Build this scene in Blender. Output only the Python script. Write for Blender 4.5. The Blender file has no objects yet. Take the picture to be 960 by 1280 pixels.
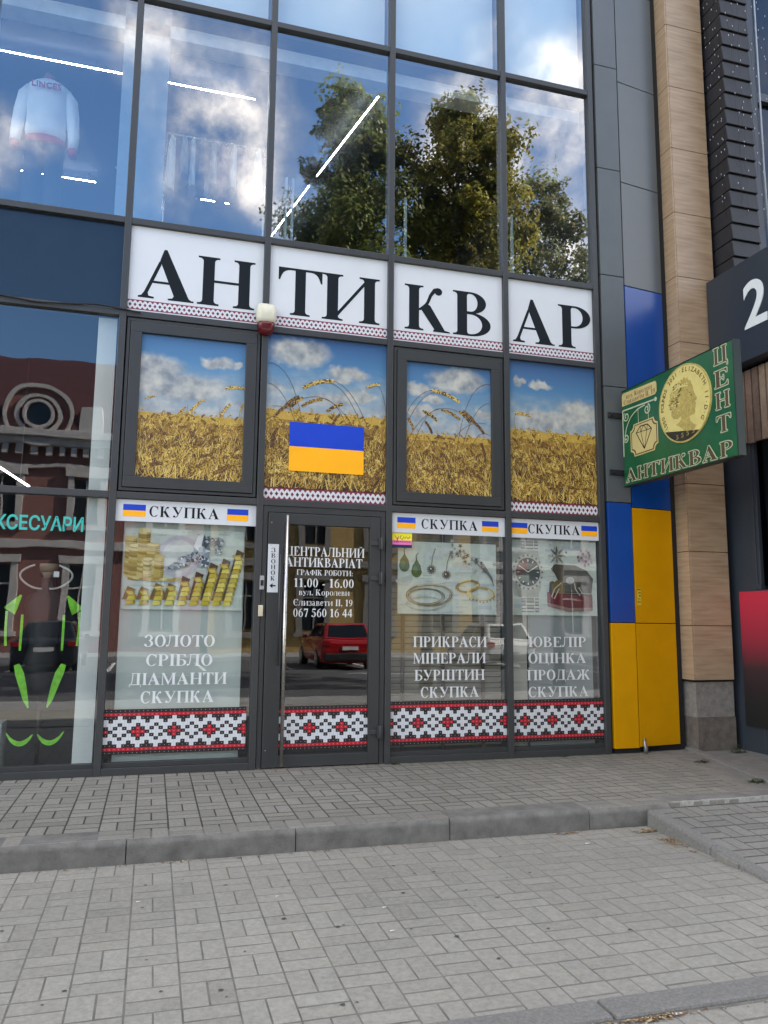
import bpy, bmesh, math, random
from mathutils import Vector, Matrix, noise as mnoise
from mathutils.geometry import tessellate_polygon
random.seed(11)
R = math.radians
C = bpy.context.scene.collection
SC = bpy.context.scene

# ------------------------------------------------------------------ camera
def cam_axes(yaw, pitch, roll):
    cy, sy, cp, sp = math.cos(yaw), math.sin(yaw), math.cos(pitch), math.sin(pitch)
    f = Vector((sy*cp, cy*cp, sp)); r = Vector((cy, -sy, 0)); u = r.cross(f)
    cr, sr = math.cos(roll), math.sin(roll)
    return cr*r + sr*u, cr*u - sr*r, f
r_, u_, f_ = cam_axes(R(16.3062), R(7.9074), R(0.5238))
cd = bpy.data.cameras.new('camera')
cam = bpy.data.objects.new('camera', cd); C.objects.link(cam)
M = Matrix((r_, u_, -f_)).transposed().to_4x4(); M.translation = Vector((-0.9025, -7.1362, 1.3060))
cam.matrix_world = M
cd.sensor_fit = 'VERTICAL'; cd.sensor_height = 36; cd.lens = 978.4/1280*36
cd.clip_start = .05; cd.clip_end = 600
SC.camera = cam

# ------------------------------------------------------------------ sky, sun, exposure
SUN_EL, SUN_AZ = 38, 72           # azimuth clockwise from +y (behind the shop)
SC.view_settings.view_transform = 'Standard'; SC.view_settings.look = 'None'
SC.view_settings.gamma = 1; SC.view_settings.use_curve_mapping = False
SC.view_settings.exposure = 2.15
W = bpy.data.worlds.new('World'); SC.world = W; W.use_nodes = True
def build_world():
    nt = W.node_tree; nt.nodes.clear(); N = nt.nodes; L = nt.links
    out = N.new('ShaderNodeOutputWorld'); bg = N.new('ShaderNodeBackground'); bg.inputs[1].default_value = .12
    sky = N.new('ShaderNodeTexSky'); sky.sky_type = 'NISHITA'; sky.sun_disc = False
    sky.sun_elevation = R(SUN_EL); sky.sun_rotation = R(SUN_AZ); sky.altitude = 150; sky.air_density = 1.0; sky.dust_density = .25; sky.ozone_density = 2.5
    tc = N.new('ShaderNodeTexCoord')
    # cloud banks: directions on the sky where a bank sits, broken up by noise
    n1 = N.new('ShaderNodeTexNoise'); n1.inputs['Scale'].default_value = 5.5; n1.inputs['Detail'].default_value = 9; n1.inputs['Roughness'].default_value = .62
    L.new(tc.outputs['Generated'], n1.inputs['Vector'])
    vs = N.new('ShaderNodeVectorMath'); vs.operation = 'SUBTRACT'; L.new(n1.outputs['Color'], vs.inputs[0]); vs.inputs[1].default_value = (.5, .5, .5)
    vm = N.new('ShaderNodeVectorMath'); vm.operation = 'SCALE'; vm.inputs['Scale'].default_value = .16; L.new(vs.outputs[0], vm.inputs[0])
    va = N.new('ShaderNodeVectorMath'); va.operation = 'ADD'; L.new(tc.outputs['Generated'], va.inputs[0]); L.new(vm.outputs[0], va.inputs[1])
    banks = [((.045, -.835, .548), .095, 1.0), ((-.025, -.800, .600), .055, .8), ((.01, -.866, .490), .05, .75), ((.085, -.85, .50), .05, .7),
             ((-.178, -.847, .50), .045, .7), ((.335, -.775, .53), .085, 1.0), ((.415, -.71, .55), .09, .85), ((.44, -.785, .43), .08, .9),
             ((.345, -.72, .61), .05, .45), ((.08, -.797, .60), .05, .6), ((.14,-.86,.48), .05, .6), ((.24,-.55,.80), .15, .6),
             ((-.75, -.45, .45), .42, 1.), ((.8, -.4, .4), .36, 1.), ((.5, .3, .8), .4, .9), ((-.55, .2, .75), .4, .9), ((-.3,-.5,.8),.3,.9), ((.1,-.3,.95),.5,1.), ((.95,.1,.3),.4,1.), ((-.95,.1,.35),.5,1.), ((-.5,-.8,.2),.22,1.), ((.75,-.65,.15),.22,.9)]  # wide unseen banks added to make the sky light more neutral
    prev = None
    for d, rad, wgt in banks:
        d = Vector(d).normalized()
        ds = N.new('ShaderNodeVectorMath'); ds.operation = 'DISTANCE'; L.new(va.outputs[0], ds.inputs[0]); ds.inputs[1].default_value = d
        mr = N.new('ShaderNodeMapRange'); mr.interpolation_type = 'SMOOTHSTEP'
        mr.inputs['From Min'].default_value = rad*1.35; mr.inputs['From Max'].default_value = rad*.25
        mr.inputs['To Min'].default_value = 0; mr.inputs['To Max'].default_value = wgt
        L.new(ds.outputs['Value'], mr.inputs['Value'])
        if prev is None: prev = mr.outputs[0]
        else:
            mx = N.new('ShaderNodeMath'); mx.operation = 'MAXIMUM'; L.new(prev, mx.inputs[0]); L.new(mr.outputs[0], mx.inputs[1]); prev = mx.outputs[0]
    n2 = N.new('ShaderNodeTexNoise'); n2.inputs['Scale'].default_value = 9; n2.inputs['Detail'].default_value = 8; n2.inputs['Roughness'].default_value = .6
    L.new(tc.outputs['Generated'], n2.inputs['Vector'])
    mr2 = N.new('ShaderNodeMapRange'); mr2.inputs['From Min'].default_value = .30; mr2.inputs['From Max'].default_value = .62; L.new(n2.outputs['Fac'], mr2.inputs['Value'])
    ml = N.new('ShaderNodeMath'); ml.operation = 'MULTIPLY'; L.new(prev, ml.inputs[0]); L.new(mr2.outputs[0], ml.inputs[1])
    ramp = N.new('ShaderNodeValToRGB'); ramp.color_ramp.elements[0].color = (5.2, 4.95, 4.6, 1); ramp.color_ramp.elements[1].color = (13.0, 11.8, 10.3, 1)
    ramp.color_ramp.elements[0].position = .15; ramp.color_ramp.elements[1].position = .75
    L.new(ml.outputs[0], ramp.inputs['Fac'])
    mix = N.new('ShaderNodeMix'); mix.data_type = 'RGBA'; L.new(ml.outputs[0], mix.inputs['Factor'])
    hs = N.new('ShaderNodeHueSaturation'); hs.inputs['Saturation'].default_value = 1.15; L.new(sky.outputs[0], hs.inputs['Color'])
    L.new(hs.outputs[0], mix.inputs['A']); L.new(ramp.outputs['Color'], mix.inputs['B'])
    L.new(mix.outputs['Result'], bg.inputs['Color']); L.new(bg.outputs[0], out.inputs[0])
build_world()
sd = bpy.data.lights.new('sun', 'SUN'); sd.energy = 4.8; sd.angle = R(.55); sd.color = (1, .94, .85)
sun = bpy.data.objects.new('sun', sd); C.objects.link(sun)
sv = Vector((math.sin(R(SUN_AZ))*math.cos(R(SUN_EL)), math.cos(R(SUN_AZ))*math.cos(R(SUN_EL)), math.sin(R(SUN_EL))))
sun.rotation_euler = sv.to_track_quat('Z', 'Y').to_euler(); sun.location = sv*60

# ------------------------------------------------------------------ materials
def srgb(r, g, b):
    return tuple((c/255/12.92 if c/255 <= .04045 else ((c/255+.055)/1.055)**2.4) for c in (r, g, b))
MATS = {}
def mat(name, col, rough=.6, metal=0., var=.12, vscale=6., bump=0., bscale=60., spec=.5, coat=0., var2=0.):
    if name in MATS: return MATS[name]
    m = bpy.data.materials.new(name); m.use_nodes = True; MATS[name] = m
    nt = m.node_tree; N = nt.nodes; L = nt.links; b = N['Principled BSDF']
    b.inputs['Roughness'].default_value = rough; b.inputs['Metallic'].default_value = metal
    b.inputs['Specular IOR Level'].default_value = spec; b.inputs['Coat Weight'].default_value = coat
    c = (*col, 1); b.inputs['Base Color'].default_value = c
    tc = N.new('ShaderNodeTexCoord')
    if var:
        n = N.new('ShaderNodeTexNoise'); n.inputs['Scale'].default_value = vscale; n.inputs['Detail'].default_value = 6; n.inputs['Roughness'].default_value = .65
        L.new(tc.outputs['Object'], n.inputs['Vector'])
        mr = N.new('ShaderNodeMapRange'); mr.inputs['From Min'].default_value = .3; mr.inputs['From Max'].default_value = .7
        mr.inputs['To Min'].default_value = 1-var; mr.inputs['To Max'].default_value = 1+var; L.new(n.outputs['Fac'], mr.inputs['Value'])
        mx = N.new('ShaderNodeMix'); mx.data_type = 'RGBA'; mx.blend_type = 'MULTIPLY'; mx.inputs['Factor'].default_value = 1
        mx.inputs['A'].default_value = c; L.new(mr.outputs[0], mx.inputs['B']); L.new(mx.outputs['Result'], b.inputs['Base Color'])
        mr3 = N.new('ShaderNodeMapRange'); mr3.inputs['To Min'].default_value = max(0, rough-.08); mr3.inputs['To Max'].default_value = min(1, rough+.1)
        L.new(n.outputs['Fac'], mr3.inputs['Value']); L.new(mr3.outputs[0], b.inputs['Roughness'])
    if bump:
        n = N.new('ShaderNodeTexNoise'); n.inputs['Scale'].default_value = bscale; n.inputs['Detail'].default_value = 5
        L.new(tc.outputs['Object'], n.inputs['Vector'])
        bp = N.new('ShaderNodeBump'); bp.inputs['Strength'].default_value = bump; bp.inputs['Distance'].default_value = .01
        L.new(n.outputs['Fac'], bp.inputs['Height']); L.new(bp.outputs[0], b.inputs['Normal'])
    return m
def attr_mat(name, rough=.8, bump=.3, bscale=120., trans=0., var=.2, vscale=25., spec=.3):
    """colour from the per-face attribute 'tint' (real differences between stones, leaves...)"""
    if name in MATS: return MATS[name]
    m = mat(name, (.5, .5, .5), rough, var=0, bump=bump, bscale=bscale, spec=spec)
    N = m.node_tree.nodes; L = m.node_tree.links; b = N['Principled BSDF']
    a = N.new('ShaderNodeAttribute'); a.attribute_name = 'tint'
    tc = N.new('ShaderNodeTexCoord'); n = N.new('ShaderNodeTexNoise'); n.inputs['Scale'].default_value = vscale; n.inputs['Detail'].default_value = 8; n.inputs['Roughness'].default_value = .75
    L.new(tc.outputs['Object'], n.inputs['Vector'])
    mr = N.new('ShaderNodeMapRange'); mr.inputs['From Min'].default_value = .3; mr.inputs['From Max'].default_value = .7
    mr.inputs['To Min'].default_value = 1-var; mr.inputs['To Max'].default_value = 1+var; L.new(n.outputs['Fac'], mr.inputs['Value'])
    mx = N.new('ShaderNodeMix'); mx.data_type = 'RGBA'; mx.blend_type = 'MULTIPLY'; mx.inputs['Factor'].default_value = 1
    L.new(a.outputs['Color'], mx.inputs['A']); L.new(mr.outputs[0], mx.inputs['B']); L.new(mx.outputs['Result'], b.inputs['Base Color'])
    if trans:
        tr = N.new('ShaderNodeBsdfTranslucent'); L.new(mx.outputs['Result'], tr.inputs['Color'])
        ms = N.new('ShaderNodeMixShader'); ms.inputs[0].default_value = trans
        L.new(b.outputs[0], ms.inputs[1]); L.new(tr.outputs[0], ms.inputs[2]); L.new(ms.outputs[0], N['Material Output'].inputs[0])
    return m
def emit_mat(name, col, s):
    if name in MATS: return MATS[name]
    m = bpy.data.materials.new(name); m.use_nodes = True; MATS[name] = m
    N = m.node_tree.nodes; N.clear(); e = N.new('ShaderNodeEmission'); e.inputs[0].default_value = (*col, 1); e.inputs[1].default_value = s
    o = N.new('ShaderNodeOutputMaterial'); m.node_tree.links.new(e.outputs[0], o.inputs[0]); return m
def glass_mat(name, ior, tint, wav=.0008):
    if name in MATS: return MATS[name]
    m = bpy.data.materials.new(name); m.use_nodes = True; MATS[name] = m
    N = m.node_tree.nodes; L = m.node_tree.links; N.clear()
    o = N.new('ShaderNodeOutputMaterial'); ms = N.new('ShaderNodeMixShader'); fr = N.new('ShaderNodeFresnel'); fr.inputs[0].default_value = ior
    t = N.new('ShaderNodeBsdfTransparent'); t.inputs[0].default_value = (*tint, 1); g = N.new('ShaderNodeBsdfGlossy'); g.inputs['Roughness'].default_value = 0.0
    g.inputs[0].default_value = (.97, .98, 1, 1)
    tc = N.new('ShaderNodeTexCoord'); n = N.new('ShaderNodeTexNoise'); n.inputs['Scale'].default_value = 2.2; n.inputs['Detail'].default_value = 1
    L.new(tc.outputs['Object'], n.inputs['Vector']); bp = N.new('ShaderNodeBump'); bp.inputs['Strength'].default_value = 1; bp.inputs['Distance'].default_value = wav
    L.new(n.outputs['Fac'], bp.inputs['Height']); L.new(bp.outputs[0], g.inputs['Normal'])
    ge = N.new('ShaderNodeNewGeometry'); iv = N.new('ShaderNodeMath'); iv.operation = 'SUBTRACT'; iv.inputs[0].default_value = 1; L.new(ge.outputs['Backfacing'], iv.inputs[1])
    mu = N.new('ShaderNodeMath'); mu.operation = 'MULTIPLY'; L.new(fr.outputs[0], mu.inputs[0]); L.new(iv.outputs[0], mu.inputs[1])   # the coating is on the street side
    L.new(mu.outputs[0], ms.inputs[0]); L.new(t.outputs[0], ms.inputs[1]); L.new(g.outputs[0], ms.inputs[2]); L.new(ms.outputs[0], o.inputs[0]); return m
def clear_mat():
    m = bpy.data.materials.new('clear_glass'); m.use_nodes = True
    N = m.node_tree.nodes; N.clear(); o = N.new('ShaderNodeOutputMaterial'); t = N.new('ShaderNodeBsdfTransparent'); t.inputs[0].default_value = (1, 1, 1, 1)
    m.node_tree.links.new(t.outputs[0], o.inputs[0]); return m
CLEAR = clear_mat()
G_UP = glass_mat('coated_glass', 3.0, (.72, .79, .82))
G_LOW = glass_mat('shop_glass', 1.92, (.88, .92, .91))
FRAME = mat('anthracite_aluminium', (.038, .0405, .042), .42, var=.06, vscale=3, bump=.03, bscale=300)
FRAME2 = mat('anthracite_door_frame', (.031, .0335, .0345), .45, var=.06, vscale=3, bump=.03, bscale=300)
GASKET = mat('black_gasket', (.008, .008, .009), .7, var=0)
WHITE = mat('white_sign_film', (.62, .645, .67), .35, var=.025, vscale=2)
INK = mat('near_black_letters', (.005, .009, .013), .6, var=.05, spec=.2)
WHITEINK = mat('white_vinyl_letters', (.66, .68, .68), .5, var=.04, vscale=20)
BLUE = mat('flag_blue', srgb(0, 60, 190), .45, var=.04)
YELLOW = mat('flag_yellow', srgb(255, 178, 0), .45, var=.04)
REDX = mat('embroidery_red', (.52, .012, .03), .5, var=.1, vscale=40)
BLACKX = mat('embroidery_black', (.014, .010, .012), .5, var=.1, vscale=40)
BURG = mat('embroidery_burgundy', srgb(122, 40, 62), .5, var=.08, vscale=30)
STEEL = mat('brushed_steel', (.55, .53, .50), .28, metal=1, var=.08, vscale=30)

# ------------------------------------------------------------------ mesh building
class MB:
    def __init__(s): s.v = []; s.f = []; s.m = []; s.t = []; s.sm = []
    def face(s, pts, m=0, t=None, smooth=False):
        i = len(s.v); s.v += [tuple(p) for p in pts]; s.f.append(tuple(range(i, i+len(pts)))); s.m.append(m); s.t.append(t); s.sm.append(smooth)
    def box(s, x0, x1, y0, y1, z0, z1, m=0, t=None):
        i = len(s.v)
        s.v += [(x0,y0,z0),(x1,y0,z0),(x1,y1,z0),(x0,y1,z0),(x0,y0,z1),(x1,y0,z1),(x1,y1,z1),(x0,y1,z1)]
        for q in ((0,3,2,1),(4,5,6,7),(0,1,5,4),(1,2,6,5),(2,3,7,6),(3,0,4,7)):
            s.f.append(tuple(i+k for k in q)); s.m.append(m); s.t.append(t); s.sm.append(False)
        return s
    def hexa(s, p, m=0, t=None):
        """eight corners: bottom 4 (ccw), top 4"""
        i = len(s.v); s.v += [tuple(q) for q in p]
        for q in ((0,3,2,1),(4,5,6,7),(0,1,5,4),(1,2,6,5),(2,3,7,6),(3,0,4,7)):
            s.f.append(tuple(i+k for k in q)); s.m.append(m); s.t.append(t); s.sm.append(False)
        return s
    def prism(s, poly, place, d0, d1, m=0, t=None, smooth=False, caps=True):
        """poly of 2D points; place(u,v,d)->xyz"""
        n = len(poly); i = len(s.v)
        s.v += [place(u, v, d0) for u, v in poly] + [place(u, v, d1) for u, v in poly]
        for k in range(n):
            k2 = (k+1) % n; s.f.append((i+k, i+k2, i+n+k2, i+n+k)); s.m.append(m); s.t.append(t); s.sm.append(smooth)
        if caps:
            for tri in tessellate_polygon([[Vector((u, v, 0)) for u, v in poly]]):
                s.f.append(tuple(i+k for k in tri)); s.m.append(m); s.t.append(t); s.sm.append(False)
                s.f.append(tuple(i+n+k for k in reversed(tri))); s.m.append(m); s.t.append(t); s.sm.append(False)
        return s
    def flat(s, poly, place, m=0, t=None):
        i = len(s.v); s.v += [place(u, v) for u, v in poly]
        for tri in tessellate_polygon([[Vector((u, v, 0)) for u, v in poly]]):
            s.f.append(tuple(i+k for k in tri)); s.m.append(m); s.t.append(t); s.sm.append(False)
        return s
    def tube(s, pts, r, n=8, m=0, t=None, cap=True):
        pts = [Vector(p) for p in pts]; rr = r if isinstance(r, (list, tuple)) else [r]*len(pts)
        i = len(s.v); prev = None
        for k, p in enumerate(pts):
            d = (pts[min(k+1, len(pts)-1)] - pts[max(k-1, 0)]).normalized()
            a = Vector((0, 0, 1)) if abs(d.z) < .9 else Vector((1, 0, 0))
            if prev is not None: a = prev
            x = (a - d*a.dot(d)).normalized(); y = d.cross(x); prev = x
            for j in range(n):
                w = 2*math.pi*j/n; s.v.append(tuple(p + (x*math.cos(w) + y*math.sin(w))*rr[k]))
        for k in range(len(pts)-1):
            for j in range(n):
                j2 = (j+1) % n; s.f.append((i+k*n+j, i+k*n+j2, i+(k+1)*n+j2, i+(k+1)*n+j)); s.m.append(m); s.t.append(t); s.sm.append(True)
        if cap:
            s.f.append(tuple(i+j for j in reversed(range(n)))); s.m.append(m); s.t.append(t); s.sm.append(False)
            e = i+(len(pts)-1)*n; s.f.append(tuple(e+j for j in range(n))); s.m.append(m); s.t.append(t); s.sm.append(False)
        return s
    def loft(s, rings, m=0, t=None, cap=True, smooth=True):
        n = len(rings[0]); i = len(s.v)
        for rg in rings: s.v += [tuple(p) for p in rg]
        for k in range(len(rings)-1):
            for j in range(n):
                j2 = (j+1) % n; s.f.append((i+k*n+j, i+k*n+j2, i+(k+1)*n+j2, i+(k+1)*n+j)); s.m.append(m); s.t.append(t); s.sm.append(smooth)
        if cap:
            s.f.append(tuple(i+j for j in reversed(range(n)))); s.m.append(m); s.t.append(t); s.sm.append(False)
            e = i+(len(rings)-1)*n; s.f.append(tuple(e+j for j in range(n))); s.m.append(m); s.t.append(t); s.sm.append(False)
        return s
    def build(s, name, mats, parent=None, bevel=0., origin=None, smooth_fix=False):
        if not isinstance(mats, (list, tuple)): mats = [mats]
        me = bpy.data.meshes.new(name); org = Vector(origin) if origin else Vector((0, 0, 0))
        me.from_pydata([tuple(Vector(p)-org) for p in s.v], [], s.f); 
        for mm in mats: me.materials.append(mm)
        me.polygons.foreach_set('material_index', s.m); me.polygons.foreach_set('use_smooth', s.sm)
        if any(t is not None for t in s.t):
            a = me.attributes.new('tint', 'FLOAT_COLOR', 'FACE')
            a.data.foreach_set('color', [c for t in s.t for c in ((*t, 1.) if t is not None else (.5, .5, .5, 1.))])
        if smooth_fix:
            bm = bmesh.new(); bm.from_mesh(me); bmesh.ops.recalc_face_normals(bm, faces=bm.faces); bm.to_mesh(me); bm.free()
        me.update()
        o = bpy.data.objects.new(name, me); C.objects.link(o); o.location = org
        if parent is not None:
            o.parent = parent
            p = Vector((0, 0, 0)); q = parent
            while q is not None: p += q.location; q = q.parent
            o.location = org - p
        if bevel:
            b = o.modifiers.new('bevel', 'BEVEL'); b.width = bevel; b.segments = 2; b.limit_method = 'ANGLE'; b.angle_limit = R(40)
        return o
def tag(o, label=None, cat=None, group=None, kind=None):
    if label: o['label'] = label
    if cat: o['category'] = cat
    if group: o['group'] = group
    if kind: o['kind'] = kind
    return o
def thing(name, label, cat, loc=(0, 0, 0), group=None):
    o = bpy.data.objects.new(name, None); C.objects.link(o); o.location = loc; o.empty_display_size = .1
    return tag(o, label, cat, group)
def tuft_tint(c, v=.2):
    k = 1+random.uniform(-v, v); return tuple(x*k for x in c)
def copy_tree(o, parent=None):
    c = o.copy(); C.objects.link(c); c.parent = parent
    for ch in list(o.children): copy_tree(ch, c)
    return c

# ------------------------------------------------------------------ serif lettering, drawn as shapes
S, HS, OV = .215, .034, .095
def bez(a, b, c, n=5): return [((1-t)**2*a[0]+2*t*(1-t)*b[0]+t*t*c[0], (1-t)**2*a[1]+2*t*(1-t)*b[1]+t*t*c[1]) for t in [k/n for k in range(n+1)]]
def stem(x, w=S, y0=0, y1=1, b=True, t=True, o=OV):
    p = []; br = .075
    if b: p += [(x-o, y0), (x+w+o, y0), (x+w+o, y0+HS)] + bez((x+w+o*.8, y0+HS+.004), (x+w, y0+HS+.006), (x+w, y0+HS+br))
    else: p += [(x, y0), (x+w, y0)]
    if t: p += bez((x+w, y1-HS-br), (x+w, y1-HS-.006), (x+w+o*.8, y1-HS-.004)) + [(x+w+o, y1-HS), (x+w+o, y1), (x-o, y1), (x-o, y1-HS)] + bez((x-o*.8, y1-HS-.004), (x, y1-HS-.006), (x, y1-HS-br))
    else: p += [(x+w, y1), (x, y1)]
    if b: p += bez((x, y0+HS+br), (x, y0+HS+.006), (x-o*.8, y0+HS+.004)) + [(x-o, y0+HS)]
    return p
def rect(a, b, c, d): return [(a, c), (b, c), (b, d), (a, d)]
def arc(cx, cy, rx, ry, a0, a1, n=18): return [(cx+rx*math.cos(R(a0+(a1-a0)*k/n)), cy+ry*math.sin(R(a0+(a1-a0)*k/n))) for k in range(n+1)]
def ring(cx, cy, rx, ry, tx, ty, a0, a1): return arc(cx, cy, rx, ry, a0, a1) + arc(cx, cy, rx-tx, ry-ty, a1, a0)
def full(cx, cy, rx, ry, tx, ty): return [ring(cx, cy, rx, ry, tx, ty, 90, 270), ring(cx, cy, rx, ry, tx, ty, -90, 90)]
def bowl(x, cy, rx, ry, tx=.19, ty=.045, lead=.08):
    return [rect(x, x+lead, cy+ry-ty, cy+ry), rect(x, x+lead, cy-ry, cy-ry+ty), ring(x+lead, cy, rx-lead, ry, tx, ty, -90, 90)]
def sweep(pts, w):
    l, r = [], []
    for k, p in enumerate(pts):
        a, b = pts[max(k-1, 0)], pts[min(k+1, len(pts)-1)]; dx, dy = b[0]-a[0], b[1]-a[1]; q = math.hypot(dx, dy) or 1
        l.append((p[0]-dy/q*w[k]/2, p[1]+dx/q*w[k]/2)); r.append((p[0]+dy/q*w[k]/2, p[1]-dx/q*w[k]/2))
    return l + r[::-1]
def ball(x, y, r): return arc(x, y, r, r, 0, 360, 12)[:-1]
def topbar(x0, x1, drop=.27): return [(x0, 1), (x0, 1-drop)] + [(x0+.03, 1-drop)] + bez((x0+.04, 1-drop+.03), (x0+.09, .952), (x0+.24, .95)) + bez((x1-.24, .95), (x1-.09, .952), (x1-.04, 1-drop+.03)) + [(x1-.03, 1-drop), (x1, 1-drop), (x1, 1)]
def armR(x0, x1, top=True, d=.25):
    p = [(x0, 1), (x1, 1), (x1, 1-d), (x1-.03, 1-d)] + bez((x1-.04, 1-d+.03), (x1-.09, .955), (x1-.26, .952)) + [(x0, .952)]
    return p if top else [(a, 1-b) for a, b in p]
def KA(x):   # the two arms of K, joined to a stem ending at x
    up = sweep([(x, .46), (x+.11, .52), (x+.19, .64), (x+.25, .80), (x+.34, .93), (x+.42, .95)], [.05, .06, .065, .07, .085, .09])
    return [up, ball(x+.42, .905, .085), [(x+.02, .50), (x+.15, .62), (x+.24, .57), (x+.56, .045), (x+.66, .03), (x+.68, 0), (x+.30, 0), (x+.31, .035), (x+.33, .05)]]
def legL(x, top, w=.07):  # curved leg of Л and Д with a ball
    return [sweep([(x+.05, .06), (x+.13, .05), (x+.2, .16), (x+.25, .5), (x+.28, top)], [.03, .06, .07, .07, .065]), ball(x+.06, .085, .08)]
def serf(x0, x1): return [(x0, 0), (x1, 0), (x1, HS), (x0, HS)]
def gA(): return 1.04, [[(.445, 1.02), (.50, 1.02), (.935, .07), (.985, HS), (1.03, HS), (1.03, 0), (.55, 0), (.55, HS), (.63, .045), (.655, .09), (.375, .79)],
                        [(.36, .76), (.405, .80), (.40, .69), (.175, .11), (.19, .05), (.29, HS), (.29, 0), (0, 0), (0, HS), (.06, .05), (.11, .13)], rect(.225, .575, .315, .362)]
GL = {
 'А': gA, 'В': lambda: (.88, [stem(.09)] + bowl(.305, .755, .42, .245) + bowl(.305, .2675, .52, .2675)),
 'Н': lambda: (1.08, [stem(.095), stem(.77), rect(.31, .77, .475, .525)]),
 'Т': lambda: (.9, [stem(.342, t=False), topbar(0, .9)]),
 'И': lambda: (1.13, [stem(.095), stem(.82), [(.31, .10), (.31, .20), (.82, .90), (.82, .80)]]),
 'К': lambda: (1.02, [stem(.09)] + KA(.305)),
 'Р': lambda: (.82, [stem(.09)] + bowl(.305, .735, .47, .265)),
 'І': lambda: (.42, [stem(.1)]),
 'П': lambda: (1.08, [stem(.095), stem(.77), rect(.31, .77, .94, 1)]),
 'С': lambda: (.88, [ring(.46, .5, .44, .52, .20, .05, 48, 312), [(.76, 1), (.80, 1), (.80, .66), (.77, .66), (.72, .82), (.70, .90)], sweep([(.73, .12), (.80, .22)], [.05, .02])]),
 'О': lambda: (.94, full(.47, .5, .45, .52, .21, .045)),
 'У': lambda: (1.0, [[(0, 1), (.42, 1), (.42, 1-HS), (.35, .95), (.33, .91), (.60, .44), (.49, .28), (.085, .92), (.05, .955), (0, 1-HS)], sweep([(.87, .95), (.62, .42), (.48, .12), (.36, .03), (.24, .06)], [.06, .07, .07, .06, .05]), ball(.2, .1, .1), rect(.7, 1.0, 1-HS, 1)]),
 'З': lambda: (.74, [ring(.33, .755, .33, .265, .18, .045, -90, 135), ring(.33, .265, .38, .285, .20, .045, -140, 90), ball(.1, .83, .085), ball(.09, .15, .095)]),
 'Л': lambda: (1.0, legL(-.03, .95) + [rect(.17, .72, .95, 1), stem(.68)]),
 'Д': lambda: (1.02, [sweep([(.17, .05), (.26, .3), (.31, .95)], [.06, .065, .065]), rect(.22, .72, .95, 1), stem(.66, b=False), rect(.03, .99, 0, .05), sweep([(.05, .04), (.03, -.2)], [.07, .03]), sweep([(.97, .04), (.99, -.2)], [.07, .03])]),
 'Б': lambda: (.86, [stem(.09, t=False), armR(0, .76)] + bowl(.305, .29, .53, .29)),
 'М': lambda: (1.3, [stem(.97), sweep([(.13, .03), (.13, .97)], [.06, .06]), rect(.0, .27, 0, HS), [(.0, 1), (.27, 1), (.66, .25), (.66, .0), (.60, .0), (.10, .95), (.0, .97)], [(.66, .25), (.97, .93), (.97, .80), (.66, .08)]]),
 'Е': lambda: (.84, [stem(.09), armR(.3, .76), armR(.3, .79, False), rect(.305, .54, .485, .53), [(.52, .36), (.55, .36), (.55, .65), (.52, .65)]]),
 'Є': lambda: (.86, [ring(.46, .5, .44, .52, .20, .05, 48, 312), [(.76, 1), (.80, 1), (.80, .68), (.77, .68), (.70, .9)], rect(.25, .62, .485, .53)]),
 'Ш': lambda: (1.52, [stem(.095), stem(.65), stem(1.21), rect(.31, .65, 0, .05), rect(.865, 1.21, 0, .05)]),
 'Ц': lambda: (1.1, [stem(.095), stem(.74), rect(.31, .74, 0, .05), sweep([(1.03, .05), (1.06, -.22)], [.07, .03])]),
 'Ю': lambda: (1.36, [stem(.09), rect(.305, .5, .475, .525)] + full(.91, .5, .43, .52, .20, .045)),
 'Ж': lambda: (1.36, [stem(.575)] + KA(.79) + [[(1.365-a, b) for a, b in q] for q in KA(.79)]),
 'Ь': lambda: (.84, [stem(.09)] + bowl(.305, .28, .5, .28)),
 'Г': lambda: (.8, [stem(.09), armR(.3, .76)]),
 'Ф': lambda: (1.1, [stem(.44)] + [ring(.46, .52, .44, .33, .17, .045, 95, 265), ring(.64, .52, .44, .33, .17, .045, -85, 85)]),
 '0': lambda: (.66, full(.33, .5, .30, .51, .17, .045)),
 '1': lambda: (.56, [stem(.18, t=False, o=.1), [(.18, 1), (.395, 1.0), (.18, .84), (.06, .82), (.06, .87)]]),
 '4': lambda: (.68, [stem(.36, S*.85, 0, 1, False, False), rect(0, .66, .24, .36), sweep([(.04, .33), (.40, .98)], [.08, .06])]),
 '5': lambda: (.66, [rect(.14, .58, .86, 1), sweep([(.16, .98), (.10, .58)], [.06, .06]), ring(.28, .31, .34, .33, .18, .06, -140, 115), ball(.09, .12, .09)]),
 '6': lambda: (.66, full(.34, .32, .30, .34, .15, .045) + [sweep([(.10, .34), (.14, .66), (.30, .88), (.54, 1.0)], [.14, .15, .12, .04])]),
 '7': lambda: (.62, [rect(.04, .6, .84, 1), sweep([(.55, .9), (.30, .0)], [.1, .16]), rect(.04, .09, .7, .9)]),
 '9': lambda: (.66, [[(.66-a, 1-b) for a, b in q] for q in full(.34, .32, .30, .34, .15, .045) + [sweep([(.10, .34), (.14, .66), (.30, .88), (.54, 1.0)], [.14, .15, .12, .04])]]),
 '2': lambda: (.66, [sweep([(.08, .74), (.16, .93), (.34, .97), (.47, .82), (.42, .58), (.10, .08)], [.08, .1, .1, .17, .15, .06]), rect(.05, .62, 0, .14)]),
 '.': lambda: (.28, [ball(.13, .09, .1)]), ',': lambda: (.28, [ball(.13, .09, .1), sweep([(.2, .06), (.1, -.16)], [.08, .02])]),
 ':': lambda: (.3, [ball(.14, .09, .095), ball(.14, .52, .095)]), '-': lambda: (.42, [rect(.05, .36, .26, .37)]), ' ': lambda: (.34, []),
}
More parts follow.
